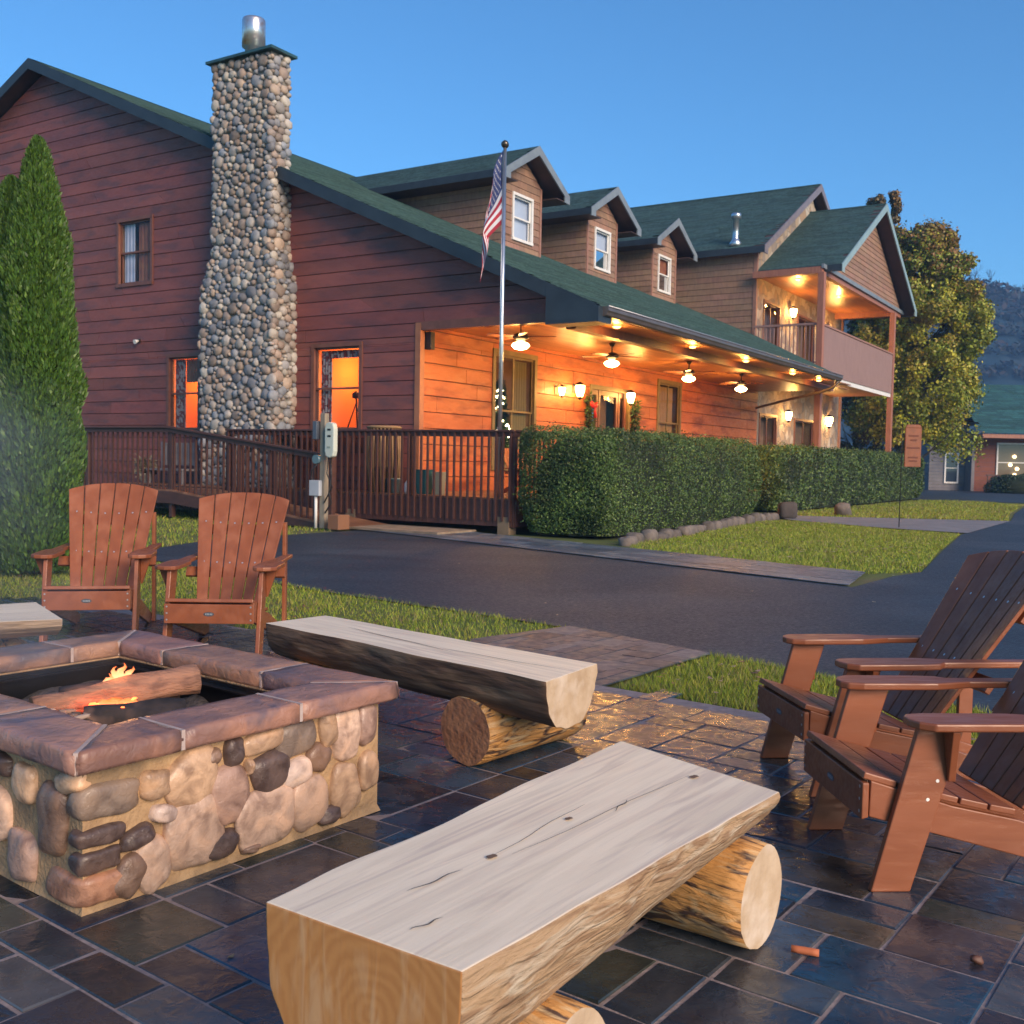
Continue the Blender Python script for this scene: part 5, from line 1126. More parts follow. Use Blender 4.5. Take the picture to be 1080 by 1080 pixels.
bench('log_bench', 'half log bench behind the fire pit with its pale sawn end towards the driveway', [(-1.046, 5.866), (-1.31, 5.556), (.152, 4.194), (.392, 4.596)], .46, .20, .235,
      [(-.19, 4.56, R(49), .155, 0, .70, 4), (-1.2, 5.35, R(49), .14, 0, .6, 7)], 5, endm=m_pale_end, sup_end=mat('red_brown_end', (.42, .19, .09), (.30, .12, .055), rough=.7, scale=11, detail=10, bump=.5), barkm=mat('dark_bark', (.20, .105, .055), (.075, .038, .022), rough=.85, scale=5, detail=8, stretch=(.6, 4, 4), bump=1, bscale=9, bdist=.014, c3=(.30, .18, .1), s3=2), cracks=[(.4, .03, 1.3, -.06, .003), (1.2, -.03, 1.9, .0, .002)])
bench('log_bench', 'half log bench left of the fire pit, partly hidden in smoke', [(-4.2, 5.3), (-3.9, 4.75), (-2.40, 5.56), (-2.82, 6.17)], .46, .16, .12,
      [(-2.75, 5.70, R(120), .15, .25, .25, 9), (-3.9, 5.1, R(120), .15, .25, .25, 12)], 8, endm=m_pale_end, barkm=mat('grey_tan_bark', (.36, .25, .16), (.24, .16, .10), rough=.8, scale=5, stretch=(.6, 4, 4), bump=.6))

# ================================================================== ADIRONDACK CHAIRS
m_chair = mat('brown_poly_lumber', (.27, .080, .030), (.22, .064, .024), rough=.42, scale=5, detail=10, bump=.25, bscale=40, bdist=.0015, stretch=(.4, 2.5, 2.5), rvar=.14, c3=(.31, .105, .048), s3=1.5)
m_scr = mat('screw_head', (.6, .6, .6), rough=.3, metal=.7); m_badge = mat('grey_badge', (.10, .12, .14), rough=.3, metal=.5); m_badge2 = mat('badge_mark', (.35, .38, .40), rough=.4)
def screws(mb, pts, nrm, r=.006, m=1):
    n = Vector(nrm).normalized(); a = n.orthogonal().normalized(); b = n.cross(a)
    for p in pts: p = Vector(p); mb.add([tuple(p+(a*math.cos(k*.785)+b*math.sin(k*.785))*r+n*.0016) for k in range(8)], [tuple(range(8))], m)
def make_chair():
    t = empty('adirondack_chair', (0, 0, 0), 0)
    xz = lambda y: (lambda a, b: (a, y, b))
    for s in (-1, 1):
        mb = MB(); mb.prism([(.345, 0), (.475, 0), (.335, .535), (.185, .535)], xz(s*.268), xz(s*.294)); 
        screws(mb, [(.27, s*.294, .36), (.30, s*.294, .30), (.24, s*.294, .48)], (0, s, 0)); mb.build('front_leg', [m_chair, m_scr], t, bevel=.004)
        mb = MB(); mb.prism([(.475, .352), (.478, .235), (-.42, 0), (-.55, 0), (-.56, .05), (-.02, .222), (.20, .268)], xz(s*.240), xz(s*.266)); mb.build('side_rail', m_chair, t, bevel=.004)
        mb = MB(); mb.prism([(-.56, .0), (-.49, .0), (-.49, .76), (-.505, .79), (-.545, .79), (-.56, .76)], xz(s*.272), xz(s*.298)); mb.build('rear_post', m_chair, t, bevel=.004)
        mb = MB(); y = lambda v: s*v
        out = [(.355, .235), (.375, .26), (.378, .30), (.36, .345), (.32, .375), (.05, .375), (-.03, .365), (-.06, .335), (-.56, .335), (-.575, .32), (-.575, .275), (-.12, .262), (.02, .225), (.30, .222)]
        mb.prism([(a, y(b)) for a, b in out], lambda a, b: (a, b, .536), lambda a, b: (a, b, .562)); mb.build('arm', m_chair, t, bevel=.006)
        mb = MB(); mb.prism([(.30, .295), (.35, .30), (.30, .36), (.27, .36)][:0] or [(.30, .0), (.30, -.15), (.30, -.17), (.30, 0)], lambda a, b: (a-.03, s*(.2955), .534+b), lambda a, b: (a-.055, s*(.2955), .534+b)) if False else None
        mb.hexa([(.235, s*.295, .534), (.26, s*.295, .534), (.26, s*.365, .534), (.235, s*.365, .534), (.215, s*.295, .36), (.24, s*.295, .36), (.24, s*.305, .36), (.215, s*.305, .36)]); mb.build('arm_bracket', m_chair, t, bevel=.003)
    mb = MB(); pf = [(.478, .352), (.30, .300), (.20, .276), (.09, .252), (-.02, .232), (-.10, .222)]
    def slat(x0, z0, x1, z1, th=.022, hw=.262, round_=False):
        d = Vector((x1-x0, 0, z1-z0)).normalized(); n = Vector((-d.z, 0, d.x)); n = n if n.z > 0 else -n
        mb.hexa([(x0, -hw, z0), (x1, -hw, z1), (x1, hw, z1), (x0, hw, z0), (x0+n.x*th, -hw, z0+n.z*th), (x1+n.x*th, -hw, z1+n.z*th), (x1+n.x*th, hw, z1+n.z*th), (x0+n.x*th, hw, z0+n.z*th)])
    slat(.50, .358, .392, .327); slat(.383, .323, .285, .297); slat(.277, .296, .185, .274); slat(.177, .272, .085, .252); slat(.077, .251, -.01, .235)
    mb.hexa([(.480, -.268, .232), (.503, -.268, .226), (.503, .268, .226), (.480, .268, .232), (.480, -.268, .345), (.503, -.268, .345), (.503, .268, .345), (.480, .268, .345)])
    screws(mb, [(.503, s*.25, z) for s in (-1, 1) for z in (.25, .29, .33)], (1, 0, 0)); mb.build('seat', [m_chair, m_scr], t, bevel=.004)
    mb = MB(); ov = [(.504, .032*math.cos(a*.3927), .285+.013*math.sin(a*.3927)) for a in range(16)]; mb.add(ov, [tuple(range(16))], 0); 
    for k in range(5): mb.add([(.5055, -.020+k*.009, .280), (.5055, -.015+k*.009, .280), (.5055, -.014+k*.009, .291), (.5055, -.019+k*.009, .291)], [(0, 1, 2, 3)], 1)
    mb.build('badge', [m_badge, m_badge2], t, clean=False)
    # fan back
    rec = R(35); B0 = Vector((-.09, 0, .222)); up = Vector((-math.sin(rec), 0, math.cos(rec))); fr = Vector((math.cos(rec), 0, math.sin(rec)))
    mb = MB(); n = 6; LB = .93
    for k in range(n):
        def edge(u, g): # u in 0..1 across
            lo = -.215+.43*u+g; hi = -.315+.63*u+g; return lo, hi
        (l0, h0), (l1, h1) = edge(k/n, .0035), edge((k+1)/n, -.0035)
        def hy_(y): return LB-.085*(abs(y)/.315)**2.2
        ys = [h0+(h1-h0)*q/4 for q in range(5)]
        poly = [(l0, 0), (l1, 0)]+[(yy, hy_(yy)) for yy in reversed(ys)]
        P = lambda o: (lambda a, b: tuple(B0+up*b+fr*(o+.035*(a/.3)**2)+Vector((0, a, 0))))
        mb.prism(poly, P(0), P(.02))
        yc0 = (l0+l1)/2; yc1 = (h0+h1)/2
        for tt in (.38, .72):
            yy = yc0+(yc1-yc0)*tt; screws(mb, [B0+up*(tt*LB)+fr*(.0205+.035*(yy/.3)**2)+Vector((0, yy, 0))], fr)
    mb.build('backrest', [m_chair, m_scr], t, bevel=.004)
    mb = MB()
    for h, hw in ((.30, .33), (.64, .255)):
        c = B0+up*h-fr*.002; mb.hexa([tuple(c+Vector((0, s*hw, 0))+up*a-fr*b) for a, b in ((-.035, .03), (.035, .03)) for s in (-1, 1)][:0] or [tuple(c+Vector((0, -hw, 0))-up*.035-fr*.026), tuple(c+Vector((0, -hw, 0))-up*.035), tuple(c+Vector((0, hw, 0))-up*.035), tuple(c+Vector((0, hw, 0))-up*.035-fr*.026), tuple(c+Vector((0, -hw, 0))+up*.035-fr*.026), tuple(c+Vector((0, -hw, 0))+up*.035), tuple(c+Vector((0, hw, 0))+up*.035), tuple(c+Vector((0, hw, 0))+up*.035-fr*.026)])
    mb.build('back_brace', m_chair, t, bevel=.003)
    return t
GC_ = 'brown adirondack chairs around the fire pit'
ch0 = make_chair()
def place(o, x, y, deg, s, lb): o.location = (x, y, .0); o.rotation_euler = (0, 0, R(deg)); o.scale = (s, s if s == 1 else 1.09, s); tag(o, lb, 'chair', GC_)
place(ch0, 1.62, 3.59, 184, 1.0, 'brown adirondack chair nearest the camera, cut off by the right edge')
place(copy_tree(ch0), 1.68, 4.56, 187, 1.0, 'brown adirondack chair facing left beside the grass patch, tall back towards the driveway')
c = copy_tree(ch0); place(c, -2.01, 7.36, 273, 1.08, 'brown adirondack chair right of the smoky one, in front of the ramp')
c = copy_tree(ch0); place(c, -3.08, 7.80, 282, 1.12, 'brown adirondack chair nearest the evergreens, hazed by smoke')
c = copy_tree(ch0); c.location = HW(19.3, 11.9, FZ); c.rotation_euler = (0, 0, PHI-R(115)); tag(c, 'chair behind the deck railing on the lit porch, by the flagpole', 'chair', 'chairs on the porch')
def clutter(x, y, c, lb, kind):
    if kind == 'twig':
        mb = MB(); log_round(mb, (0, 0, .012), (.07, -.025, .012), .011, 3, n=8, segs=4); o = mb.build('wood_chunk', [mat('orange_chunk', c, rough=.7)]*2); o.location = (x, y, .0); tag(o, lb, 'wood piece')
clutter(.80, 2.84, (.45, .13, .05), 'short orange stick lying beside the support log', 'twig')
mb = MB(); mb.blob((0, 0, .01), ((1, 0, 0), (0, 1, 0), (0, 0, 1)), (.018, .014, .011), p=2.2, jit=.2); o = mb.build('acorn', mat('brown_nut', (.12, .05, .03), rough=.6)); o.location = (1.30, 2.80, .0); tag(o, 'small brown nut on a grey slate tile', 'nut')

# ================================================================== HEDGES, EVERGREENS, TREES
m_leaf = mat('leaf', (1, 1, 1), None, rough=.5, attr=True, spec=.4)
def leafcloud(name, P, Nn, size, cols, parent=None, jit=.7, asp=.5, lab=None, m=None, patch=0):
    M = len(P); n = Nn+rng.normal(0, jit, (M, 3)); n /= np.linalg.norm(n, axis=1)[:, None]
    r = rng.normal(0, 1, (M, 3)); a = np.cross(n, r); a /= np.linalg.norm(a, axis=1)[:, None]; b = np.cross(n, a)
    s = size*rng.uniform(.55, 1.3, (M, 1)); V = np.zeros((M, 4, 3)); V[:, 0] = P+a*s; V[:, 1] = P+b*s*asp; V[:, 2] = P-a*s; V[:, 3] = P-b*s*asp
    C = np.array(cols)[rng.integers(0, len(cols), M)]*rng.uniform(.6, 1.45, (M, 1))
    if patch: C = C*(1+patch*np.array([mnoise.noise(Vector((float(q[0])*1.2, float(q[1])*1.2, float(q[2])*1.2+9)))*1.6 for q in P]))[:, None].clip(-.6, 1.2)
    return npmesh(name, V, 4, m or m_leaf, C, parent)
HG = [(.055, .10, .018), (.08, .13, .025), (.035, .07, .016), (.12, .17, .035), (.05, .09, .03)]
m_core = mat('hedge_inner', (.012, .020, .008), (.02, .03, .012), rough=1, scale=6)  # near-black solid core behind the leaves of hedges, evergreens and shrubs
def hedge(x0, x1, y0, y1, h, lb, n, seed, size=.028, rz=0):
    """rounded clipped box hedge in the house frame; y given as distance along the front (small y = towards the driveway)"""
    t = hthing('hedge', (x0+x1)/2, (y0+y1)/2, 0, lb, 'hedge', 'clipped hedges in front of the porch', rz); L_, W_ = (x1-x0)/2, (y1-y0)/2
    th = rng.uniform(0, 2*np.pi, n*2); ph = rng.uniform(-1, 1, n*2)
    d = rng.normal(0, 1, (n, 3)); d[:, 2] = np.abs(d[:, 2])*1.0; d /= np.linalg.norm(d, axis=1)[:, None]
    # superellipse box surface: sample the cube surface, then round
    face = rng.choice(4, n, p=[.32, .30, .20, .18]); u = rng.uniform(-1, 1, n); v = rng.uniform(0, 1, n)
    P = np.zeros((n, 3)); 
    P[face == 0] = np.c_[u[face == 0], -np.ones((face == 0).sum()), v[face == 0]]
    P[face == 1] = np.c_[u[face == 1], rng.uniform(-1, 1, (face == 1).sum()), np.ones((face == 1).sum())]
    P[face == 2] = np.c_[-np.ones((face == 2).sum()), rng.uniform(-1, 1, (face == 2).sum()), v[face == 2]]
    P[face == 3] = np.c_[np.ones((face == 3).sum()), rng.uniform(-1, 1, (face == 3).sum()), v[face == 3]]
    sidef = face == 0; flip = rng.random(n) < .12; P[sidef & flip, 1] *= -1
    X, Y, Z = P[:, 0]*L_, P[:, 1]*W_, P[:, 2]*h
    rc = .62
    def rnd(X, Y, Z):
        qx = np.abs(X)-(L_-rc); qy = np.abs(Y)-(W_-rc); qz = Z-(h-rc*.8)
        nx, ny, nz = np.clip(qx, 0, None), np.clip(qy, 0, None), np.clip(qz, 0, None)
        ln = np.sqrt(nx**2+ny**2+nz**2)+1e-9; f = np.where(ln > rc, rc/ln, 1)
        ax_ = np.where(qx > 0, np.sign(X)*(L_-rc+nx*f), X); ay_ = np.where(qy > 0, np.sign(Y)*(W_-rc+ny*f), Y); az_ = np.where(qz > 0, h-rc*.8+nz*f, Z)
        return ax_, ay_, az_, np.c_[np.sign(X)*nx, np.sign(Y)*ny, nz]/ln[:, None]
    X, Y, Z, Nn = rnd(X, Y, Z)
    bump = np.array([mnoise.noise(Vector((a*1.1+seed, b*1.1, c*1.1)))*.11+mnoise.noise(Vector((a*3.5+seed, b*3.5, c*3.5)))*.06 for a, b, c in zip(X, Y, Z)])
    dep = rng.exponential(.05, n)-.10*(rng.random(n) < .03); tuck = .22*np.clip(1-Z/.5, 0, 1)
    P = np.c_[X, Y, Z+.05]+Nn*(bump-dep-tuck)[:, None]
    leafcloud('foliage', P, Nn, size, HG, t, jit=.8, patch=.55)
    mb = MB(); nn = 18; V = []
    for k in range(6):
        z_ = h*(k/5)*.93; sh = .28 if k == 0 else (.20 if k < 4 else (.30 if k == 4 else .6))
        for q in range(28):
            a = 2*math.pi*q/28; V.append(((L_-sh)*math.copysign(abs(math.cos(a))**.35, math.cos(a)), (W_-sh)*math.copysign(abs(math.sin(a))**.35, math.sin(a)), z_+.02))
    mb.add(V, [(k*28+q, k*28+(q+1) % 28, (k+1)*28+(q+1) % 28, (k+1)*28+q) for k in range(5) for q in range(28)]+[tuple(5*28+q for q in range(28))]); mb.build('dark_core', m_core, t)
    mb = MB(); 
    for k in range(int(2*L_)): xx = -L_+.5+k; mb.tube([(xx, 0, 0), (xx+.1, .05, .6)], .03, 5)
    mb.build('stems', Mt['brownframe'], t)
hedge(16.3, 26.8, 8.6, 10.9, 1.92, 'long clipped green hedge between the deck corner and the stepping gap, nearer one', 90000, 1, size=.023, rz=R(5.5))
hedge(30.2, 50.4, 9.5, 11.2, 1.93, 'farther clipped green hedge running to the end of the lodge', 62000, 7, .04)
m_edge = mat('border_stone', (.17, .135, .11), (.10, .085, .075), rough=.9, scale=6, bump=.5, attr=True)
for k in range(24):
    x = 15.9+k*.53+random.uniform(-.05, .05); mb = MB(); mb.blob((0, 0, .07), ((1, 0, 0), (0, 1, 0), (0, 0, 1)), (random.uniform(.17, .25), .13, random.uniform(.10, .15)), p=3.5, nu=14, nv=8, jit=.12, c=(random.uniform(.75, 1.25),)*3, seed=k)
    o = mb.build('border_stone', m_edge, None, clean=False); o.location = HW(x, 7.75+.052*k+random.uniform(-.06, .06), -random.uniform(.02, .07)); o.rotation_euler = (0, 0, PHI); tag(o, 'rough tan border stone along the foot of the nearer hedge', 'stone', 'border stones under the hedge')
mb = MB(); mb.blob((0, 0, .2), ((1, 0, 0), (0, 1, 0), (0, 0, 1)), (.24, .2, .22), p=5, jit=.05); o = mb.build('landscape_block', mat('dark_block', (.09, .07, .06), (.06, .05, .045), rough=.9, bump=.5)); o.location = (7.3, 27.6, 0); tag(o, 'dark square stone block in the gap between the two hedges', 'stone block')
mb = MB(); mb.blob((0, 0, .14), ((1, 0, 0), (0, 1, 0), (0, 0, 1)), (.25, .2, .17), p=2.6, jit=.1); o = mb.build('boulder', m_edge); o.location = HW(16.9, 9.9, 0); tag(o, 'rounded boulder at the deck corner pier under the hedge', 'boulder')
mb = MB(); mb.blob((0, 0, .14), ((1, 0, 0), (0, 1, 0), (0, 0, 1)), (.24, .2, .2), p=2.6, jit=.2); o = mb.build('boulder', m_edge); o.location = (9.6, 30.2, 0); tag(o, 'tan boulder at the start of the farther hedge by the path', 'boulder')

AG = [(.045, .10, .012), (.06, .13, .016), (.035, .075, .012), (.085, .15, .02), (.05, .11, .02)]
def arbor(x, y, h, r, n, lb):
    t = empty('arborvitae', (x, y, 0), 0, lb, 'evergreen', 'arborvitae evergreens left of the chairs')
    z = rng.uniform(0, 1, n)**.85; prof = np.where(z < .25, .86+.14*z/.25, (1-((z-.25)/.752)**3.0)**.62*(1-.22*(z-.25))); a = rng.uniform(0, 2*np.pi, n)
    lump = np.array([mnoise.noise(Vector((math.cos(q)*1.6+x, math.sin(q)*1.6, zz*h*1.1)))*.30+mnoise.noise(Vector((math.cos(q)*4+x, math.sin(q)*4, zz*h*3.5)))*.22 for q, zz in zip(a, z)])
    rr_ = r*np.clip(prof, 0.03, 1)*(1+lump)-rng.exponential(.035, n); rr_ = np.maximum(rr_, .01); P = np.c_[rr_*np.cos(a), rr_*np.sin(a), z*h+.05]
    # upright sprays
    d = np.c_[np.cos(a)*.45, np.sin(a)*.45, np.ones(n)]+rng.normal(0, .22, (n, 3)); d /= np.linalg.norm(d, axis=1)[:, None]
    s = np.cross(d, rng.normal(0, 1, (n, 3))); s /= np.linalg.norm(s, axis=1)[:, None]; L_ = rng.uniform(.022, .062, (n, 1)); wd = L_*.30
    V = np.zeros((n, 4, 3)); V[:, 0] = P-d*L_*.5; V[:, 1] = P+s*wd; V[:, 2] = P+d*L_; V[:, 3] = P-s*wd
    C = np.array(AG)[rng.integers(0, len(AG), n)]*rng.uniform(.6, 1.4, (n, 1)); npmesh('foliage', V, 4, m_leaf, C, t)
    mb = MB(); mb.lathe([(r*.62, .08), (r*.72, h*.2), (r*.68, h*.45), (r*.56, h*.72), (r*.40, h*.88), (.03, h*.96)], 0, 0, 14); mb.build('dark_core', m_core, t)
    mb = MB(); mb.tube([(0, 0, 0), (0, 0, h*.9)], [.06, .02], 8); mb.build('trunk', Mt['brownframe'], t)
arbor(-5.27, 11.6, 4.72, .43, 100000, 'tall green arborvitae beside the ramp, taller of the two')
arbor(-5.80, 12.1, 4.42, .46, 70000, 'green arborvitae cut off by the left edge')

m_tbark = mat('tree_bark', (.10, .085, .07), (.06, .05, .04), rough=.95, scale=6, stretch=(3, 3, .5), bump=.6)
def tree(x, y, h, r, z0, n, cols, lb, seed, top_cols=None, cl=90):
    t = empty('autumn_tree', (x, y, 0), 0, lb, 'tree'); rr_ = random.Random(seed)
    mb = MB(); mb.tube([(0, 0, 0), (.05, 0, h*.25), (0, .1, h*.55), (0, 0, h*.9)], [.26, .2, .12, .03], 9)
    ends = []
    for k in range(34):
        zz = z0*.6+(h*.80-z0*.6)*rr_.random(); a = rr_.uniform(0, 6.28); q = (zz-z0)/(h-z0); rad = r*max(.2, 1-max(0, q)**1.6)*.85
        e_ = Vector((math.cos(a)*rad, math.sin(a)*rad, zz+rad*.75)); mb.tube([(0, 0, zz*.9), tuple(e_*.5+Vector((0, 0, zz*.42))), tuple(e_)], [.07, .045, .012], 5, caps=False); ends.append(e_)
    mb.build('trunk', m_tbark, t, clean=False)
    cen = []
    for k in range(cl):
        q = rr_.random()**.8; zz = z0+(h-z0)*q; prof = math.sqrt(max(0, 1-((q-.32)/.70)**2)) if q > .32 else .75+.25*q/.32
        a = rr_.uniform(0, 6.28); rad = r*prof*rr_.uniform(.35, 1.0); cen.append((math.cos(a)*rad, math.sin(a)*rad, zz, rr_.uniform(.45, 1.0)*r*.24*(1.15-.5*q)))
    cen = np.array(cen); idx = rng.integers(0, len(cen), n); d = rng.normal(0, 1, (n, 3)); d /= np.linalg.norm(d, axis=1)[:, None]
    rad = cen[idx, 3]*rng.uniform(.3, 1, n)**.5*(1+.25*rng.normal(0, 1, n)); P = cen[idx, :3]+d*rad[:, None]; P[:, 2] = np.maximum(P[:, 2], .4)
    M = n; s = .085*rng.uniform(.6, 1.4, (M, 1)); nn = d+rng.normal(0, .7, (M, 3)); nn /= np.linalg.norm(nn, axis=1)[:, None]
    a_ = np.cross(nn, rng.normal(0, 1, (M, 3))); a_ /= np.linalg.norm(a_, axis=1)[:, None]; b_ = np.cross(nn, a_)
    V = np.zeros((M, 4, 3)); V[:, 0] = P+a_*s; V[:, 1] = P+b_*s*.7; V[:, 2] = P-a_*s; V[:, 3] = P-b_*s*.7
    ck = rng.integers(0, len(cols), len(cen)); C = np.array(cols)[np.where(rng.random(M) < .6, ck[idx], rng.integers(0, len(cols), M))]*rng.uniform(.6, 1.4, (M, 1))
    if top_cols is not None:
        hi = rng.random(M) < np.clip((P[:, 2]/h-.72)*2.5+.1*rng.random(M), 0, .8); C[hi] = np.array(top_cols)[rng.integers(0, len(top_cols), hi.sum())]
    npmesh('crown', V, 4, m_leaf, C, t)
TC = [(.28, .29, .022), (.20, .25, .022), (.42, .38, .035), (.18, .22, .018), (.32, .24, .03)]
tree(22.2, 58, 14.4, 3.8, 2.6, 150000, TC, 'large yellow green autumn tree beyond the end of the lodge', 3, [(.24, .12, .03), (.20, .15, .03)], 320)
tree(21.2, 61, 17.0, 2.3, 3.0, 26000, [(.20, .11, .03), (.14, .12, .03), (.10, .07, .03)], 'thin taller autumn tree with sparse top showing behind the balcony gable', 5, None, 60)
tree(20.6, 63, 9.5, 3.4, .6, 26000, [(.05, .06, .014), (.07, .075, .016), (.035, .045, .012)], 'darker green tree seen under the balcony', 6, None, 80)

# ================================================================== FAR LODGE
FX, FY = 30.5, 69.0
fh = empty('far_lodge', (FX+12, FY+5, 0), 0, 'distant lodge with teal green roof and red front wall beyond the parking lot', 'building'); FO = (FX+12, FY+5, 0)
m_far_r = mat('far_red_wall', (.20, .055, .03), (.16, .045, .025), rough=.7, scale=3)
mb = MB()
for k in range(13): mb.box(FX+.0, FX+28, FY, FY+.2, -.2+k*.3, .09+k*.3, 0, (random.uniform(.9, 1.1),)*3)
mb.build('wall', m_far_r, fh, FO)
m_far_g = mat('far_grey_siding', (.20, .19, .20), (.16, .15, .165), rough=.8, scale=2)
mb = MB()
for k in range(30): mb.box(FX-2.6, FX-.02, FY+1.0, FY+1.2, -.3+k*.22, -.095+k*.22, 0, (random.uniform(.9, 1.1),)*3)
mb.box(FX-2.6, FX-2.4, FY+1.2, FY+14, -.3, 5.2); mb.box(FX-.2, FX, FY+.0, FY+1.2, -.3, 3.9); mb.build('side_wall', m_far_g, fh, FO)
mb = MB(); shingles(mb, (FX-.6, FY-2.0, 3.75), (1, 0, 0), (0, .87, .5), (0, -.5, .87), 24, .3, lambda v: (v*.10, 29), seg=1.2, seed=77)
mb.box(FX-.4, FX+28, FY-1.9, FY+.2, 3.45, 3.7, 1); mb.box(FX-2.8, FX+3, FY+.9, FY+9, 4.6, 4.75, 1); mb.hexa([(FX-2.9, FY+.8, 4.7), (FX+2, FY+.8, 4.7), (FX+2, FY+9, 4.7), (FX-2.9, FY+9, 4.7), (FX-.2, FY+5, 7.0), (FX+2, FY+5, 7.0), (FX+2, FY+5.1, 7.0), (FX-.2, FY+5.1, 7.0)])
mb.build('roof', [mat('teal_roof', (.025, .10, .10), (.018, .075, .08), rough=.85, attr=True, scale=4), Mt['post']], fh, FO, clean=False)
fF = lambda s, z, t: (s, FY-t, z)
def fwin(s0, s1, z0, z1, room, yy=0, fr=None, nm='window'):
    mb = MB(); f = lambda s, z, t: (s, FY-t+yy, z)
    fbox(mb, f, s0-.1, s1+.1, z1, z1+.1, .0, .08); fbox(mb, f, s0-.1, s1+.1, z0-.1, z0, .0, .08); fbox(mb, f, s0-.1, s0, z0, z1, 0, .08); fbox(mb, f, s1, s1+.1, z0, z1, 0, .08); fbox(mb, f, s0, s1, (z0+z1)/2-.03, (z0+z1)/2+.03, .03, .06)
    fbox(mb, f, s0, s1, z0, z1, .0, .025, 1); return mb.build(nm, [fr or Mt['white'], room], fh, FO)
fwin(FX+1.5, FX+3.4, .7, 3.1, mat('far_glass', (.16, .13, .09), rough=.1)); 
fwin(FX-1.5, FX-.75, .55, 2.4, mat('far_dark_glass', (.04, .06, .09), rough=.05), yy=1.0)
mb = MB()
for (a, z) in ((.35, 2.3), (.1, 1.75), (-.15+.7, 1.5), (.4, 1.1)): mb.blob((FX+2.2+a, FY-.12, z), ((1, 0, 0), (0, 1, 0), (0, 0, 1)), (.13, .05, .11), p=2, nu=8, nv=6)
mb.build('window_light', emis('far_light', (1, .72, .35), 3), fh, FO, clean=False)
mb = MB(); mb.box(FX+3.5, FX+4.1, FY-.1, FY-.02, -.2, 3.2); mb.build('door', Mt['black'], fh, FO)
fr_ = empty('porch_railing', (FX+6, FY-2.2, 0), 0, 'dark red porch railing in front of the distant lodge', 'railing')
mb = MB(); mb.box(-6.2, 20, -.05, .05, 1.0, 1.1); mb.build('top_rail', Mt['deck'], fr_)
mb = MB(); mb.box(-.03, .03, -.03, .03, 0, 1.0); b0 = mb.build('baluster', Mt['deck'], fr_)
b0.location = (-6.1, 0, 0)
for k in range(1, 60): c = b0.copy(); col.objects.link(c); c.location = (-6.1+k*.3, 0, 0)
for k, x in enumerate((FX+3.1, FX+6.0)):
    t = empty('rocking_chair', (x, FY-2.6, .1), 0, ('white slatted chair left of the two on the distant porch', 'white slatted chair at the right edge on the distant porch')[k], 'chair', 'white chairs on the distant porch')
    mb = MB()
    for q in range(5): mb.box(-.5+q*.21, -.36+q*.21, 0, .04, .5, 1.35)
    mb.build('backrest', Mt['white'], t); mb = MB(); mb.box(-.5, .5, -.5, 0, .42, .48); mb.build('seat', Mt['white'], t)
    for sx in (-.46, .42): mb = MB(); mb.box(sx, sx+.05, -.5, -.45, 0, .45); mb.build('leg', Mt['white'], t)
def shrub(x, y, r, h, n, lb, size=.06):
    t = empty('shrub', (x, y, 0), 0, lb, 'shrub', 'low shrubs before the distant lodge'); d = rng.normal(0, 1, (n, 3)); d[:, 2] = np.abs(d[:, 2]); d /= np.linalg.norm(d, axis=1)[:, None]
    lump = np.array([mnoise.noise(Vector(q)*2.2+Vector((x, 0, 0)))*.25 for q in d]); P = d*np.array([r, r*.7, h])*(1+lump-rng.exponential(.05, n))[:, None]
    leafcloud('foliage', P, d, size, [(.012, .03, .012), (.02, .045, .018), (.03, .06, .02)], t); mb = MB(); mb.lathe([(r*.8, 0), (r*.75, h*.5), (r*.4, h*.85), (.01, h*.9)], 0, 0, 12); mb.build('dark_core', m_core, t)
shrub(31.2, 64.5, 1.9, 1.25, 5000, 'dark rounded shrub at the left corner of the distant porch'); shrub(35.0, 64.5, 2.6, 1.15, 6000, 'wider dark shrub at the right edge in front of the distant porch')

npo = leafcloud('hill_forest', HILLP, np.tile([0, -.6, .8], (len(HILLP), 1)), 1.5, [(.035, .045, .05), (.05, .05, .055), (.028, .042, .045), (.06, .05, .05)], None, m=mat('far_foliage', (1, 1, 1), None, rough=1, attr=True, spec=0)); tag(npo, 'bare woods covering the distant hillside', 'woods', kind='stuff')
mb = MB(); mb.box(-515, 720, -40, 770, -1.2, 106); hz = mb.build('haze', None or bpy.data.materials.new('haze'), None)
hm = hz.data.materials[0]; hm.use_nodes = True; hn = hm.node_tree.nodes; hn.remove(hn['Principled BSDF']); hv = hn.new('ShaderNodeVolumePrincipled'); hv.inputs['Color'].default_value = (.30, .58, 1.0, 1); hv.inputs['Density'].default_value = .0007
hm.node_tree.links.new(hv.outputs[0], hn['Material Output'].inputs['Volume']); tag(hz, 'thin blue evening haze in front of the distant hill', 'haze', kind='stuff')
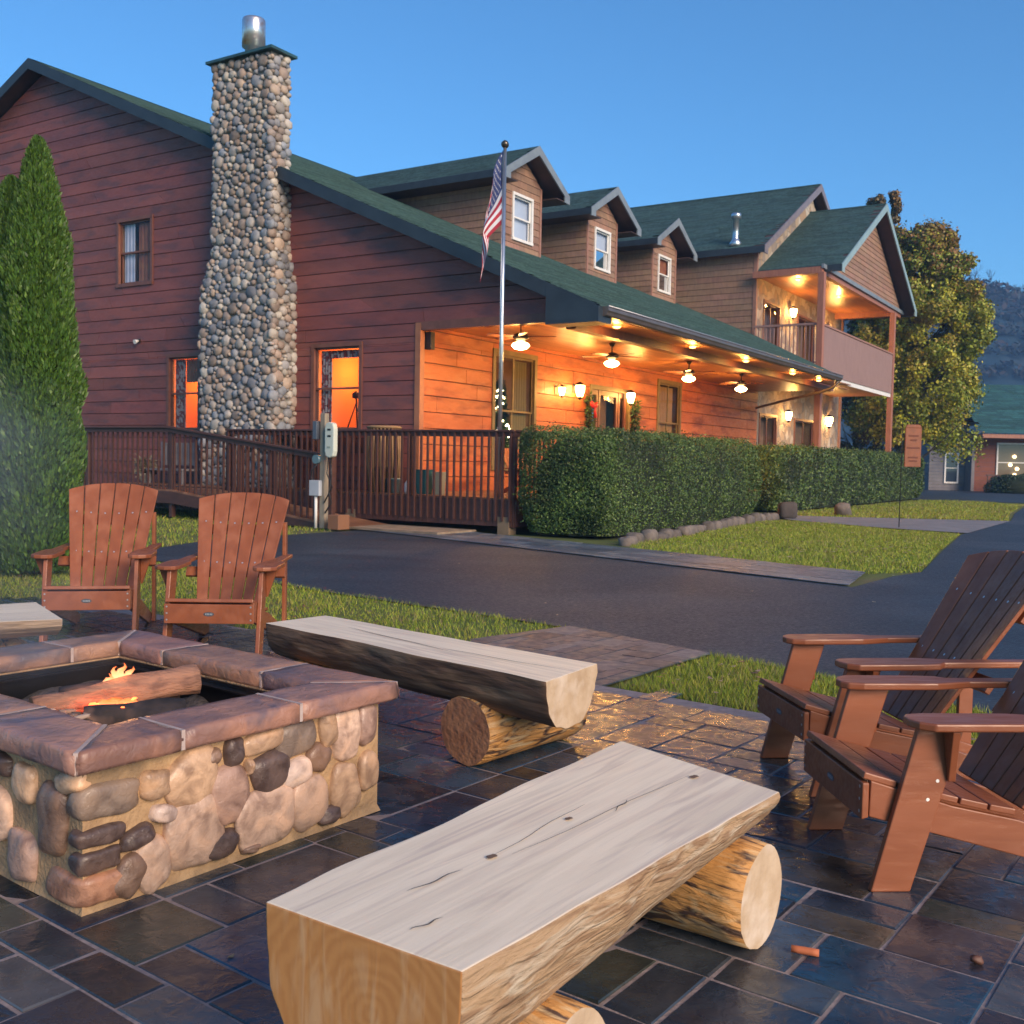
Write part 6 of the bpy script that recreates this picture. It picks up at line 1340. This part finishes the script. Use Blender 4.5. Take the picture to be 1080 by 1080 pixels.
# hanging sign
t = empty('sign', (9.25, 24.2, 0), R(8), 'small orange brown wooden sign on a thin rod in the far lawn', 'sign')
m_sg = mat('orange_sign_wood', (.25, .070, .022), (.19, .055, .018), rough=.6, scale=6)
mb = MB(); mb.box(-.20, .20, -.02, .02, 1.40, 2.30); mb.prism([(-.20, 2.30), (.20, 2.30), (.16, 2.38), (-.16, 2.38)], lambda a, b: (a, -.02, b), lambda a, b: (a, .02, b)); mb.build('board', m_sg, t, bevel=.01)
mb = MB()
for z, w_ in ((2.12, .12), (2.02, .08), (1.84, .16), (1.62, .12), (1.54, .10)): mb.box(-w_, w_, -.026, -.02, z-.018, z+.018)
mb.build('lettering', mat('dark_lettering', (.14, .04, .02), rough=.8), t)
mb = MB(); mb.tube([(-.27, 0, 0), (-.27, 0, 1.9), (-.27, 0, 2.42), (-.2, 0, 2.47), (.12, 0, 2.45)], .011, 6); mb.tube([(.1, 0, 2.45), (.1, 0, 2.37)], .006, 5); mb.build('rod', Mt['black'], t)

# ================================================================== SMOKE
def smoke(name, cen, half, dens, lb, rz=0):
    mb = MB(); mb.blob((0, 0, 0), ((1, 0, 0), (0, 1, 0), (0, 0, 1)), half, p=2.2, nu=20, nv=12, jit=.1); 
    m = bpy.data.materials.new(name); m.use_nodes = True; n = m.node_tree.nodes; L = m.node_tree.links; n.remove(n['Principled BSDF'])
    v = n.new('ShaderNodeVolumePrincipled'); v.inputs['Color'].default_value = (.75, .82, .92, 1); v.inputs['Anisotropy'].default_value = .2
    tc = n.new('ShaderNodeTexCoord'); nz = n.new('ShaderNodeTexNoise'); nz.inputs['Scale'].default_value = 1.6; nz.inputs['Detail'].default_value = 3; nz.inputs['Distortion'].default_value = .8
    mp = n.new('ShaderNodeMapping'); mp.inputs['Scale'].default_value = tuple(1/q for q in half); L.new(tc.outputs['Object'], mp.inputs[0]); ln = n.new('ShaderNodeVectorMath'); ln.operation = 'LENGTH'; L.new(mp.outputs[0], ln.inputs[0])
    fa = n.new('ShaderNodeMapRange'); fa.inputs[1].default_value = .95; fa.inputs[2].default_value = .1; L.new(ln.outputs['Value'], fa.inputs[0])
    mr = n.new('ShaderNodeMapRange'); mr.inputs[1].default_value = .38; mr.inputs[2].default_value = .68; L.new(tc.outputs['Object'], nz.inputs['Vector']); L.new(nz.outputs[0], mr.inputs[0])
    mu = n.new('ShaderNodeMath'); mu.operation = 'MULTIPLY'; L.new(fa.outputs[0], mu.inputs[0]); L.new(mr.outputs[0], mu.inputs[1]); mu2 = n.new('ShaderNodeMath'); mu2.operation = 'MULTIPLY'; mu2.inputs[1].default_value = dens; L.new(mu.outputs[0], mu2.inputs[0]); L.new(mu2.outputs[0], v.inputs['Density'])
    L.new(v.outputs[0], n['Material Output'].inputs['Volume'])
    o = mb.build(name, m); o.location = cen; o.rotation_euler = (0, rz, 0); tag(o, lb, 'smoke', kind='stuff')
smoke('smoke', (-1.95, 4.2, .66), (.70, .55, .30), .75, 'pale blue wood smoke drifting over the fire pit')
smoke('smoke', (-5.0, 8.6, 1.15), (1.7, 1.6, 1.4), .60, 'blue smoke hanging in front of the evergreens')
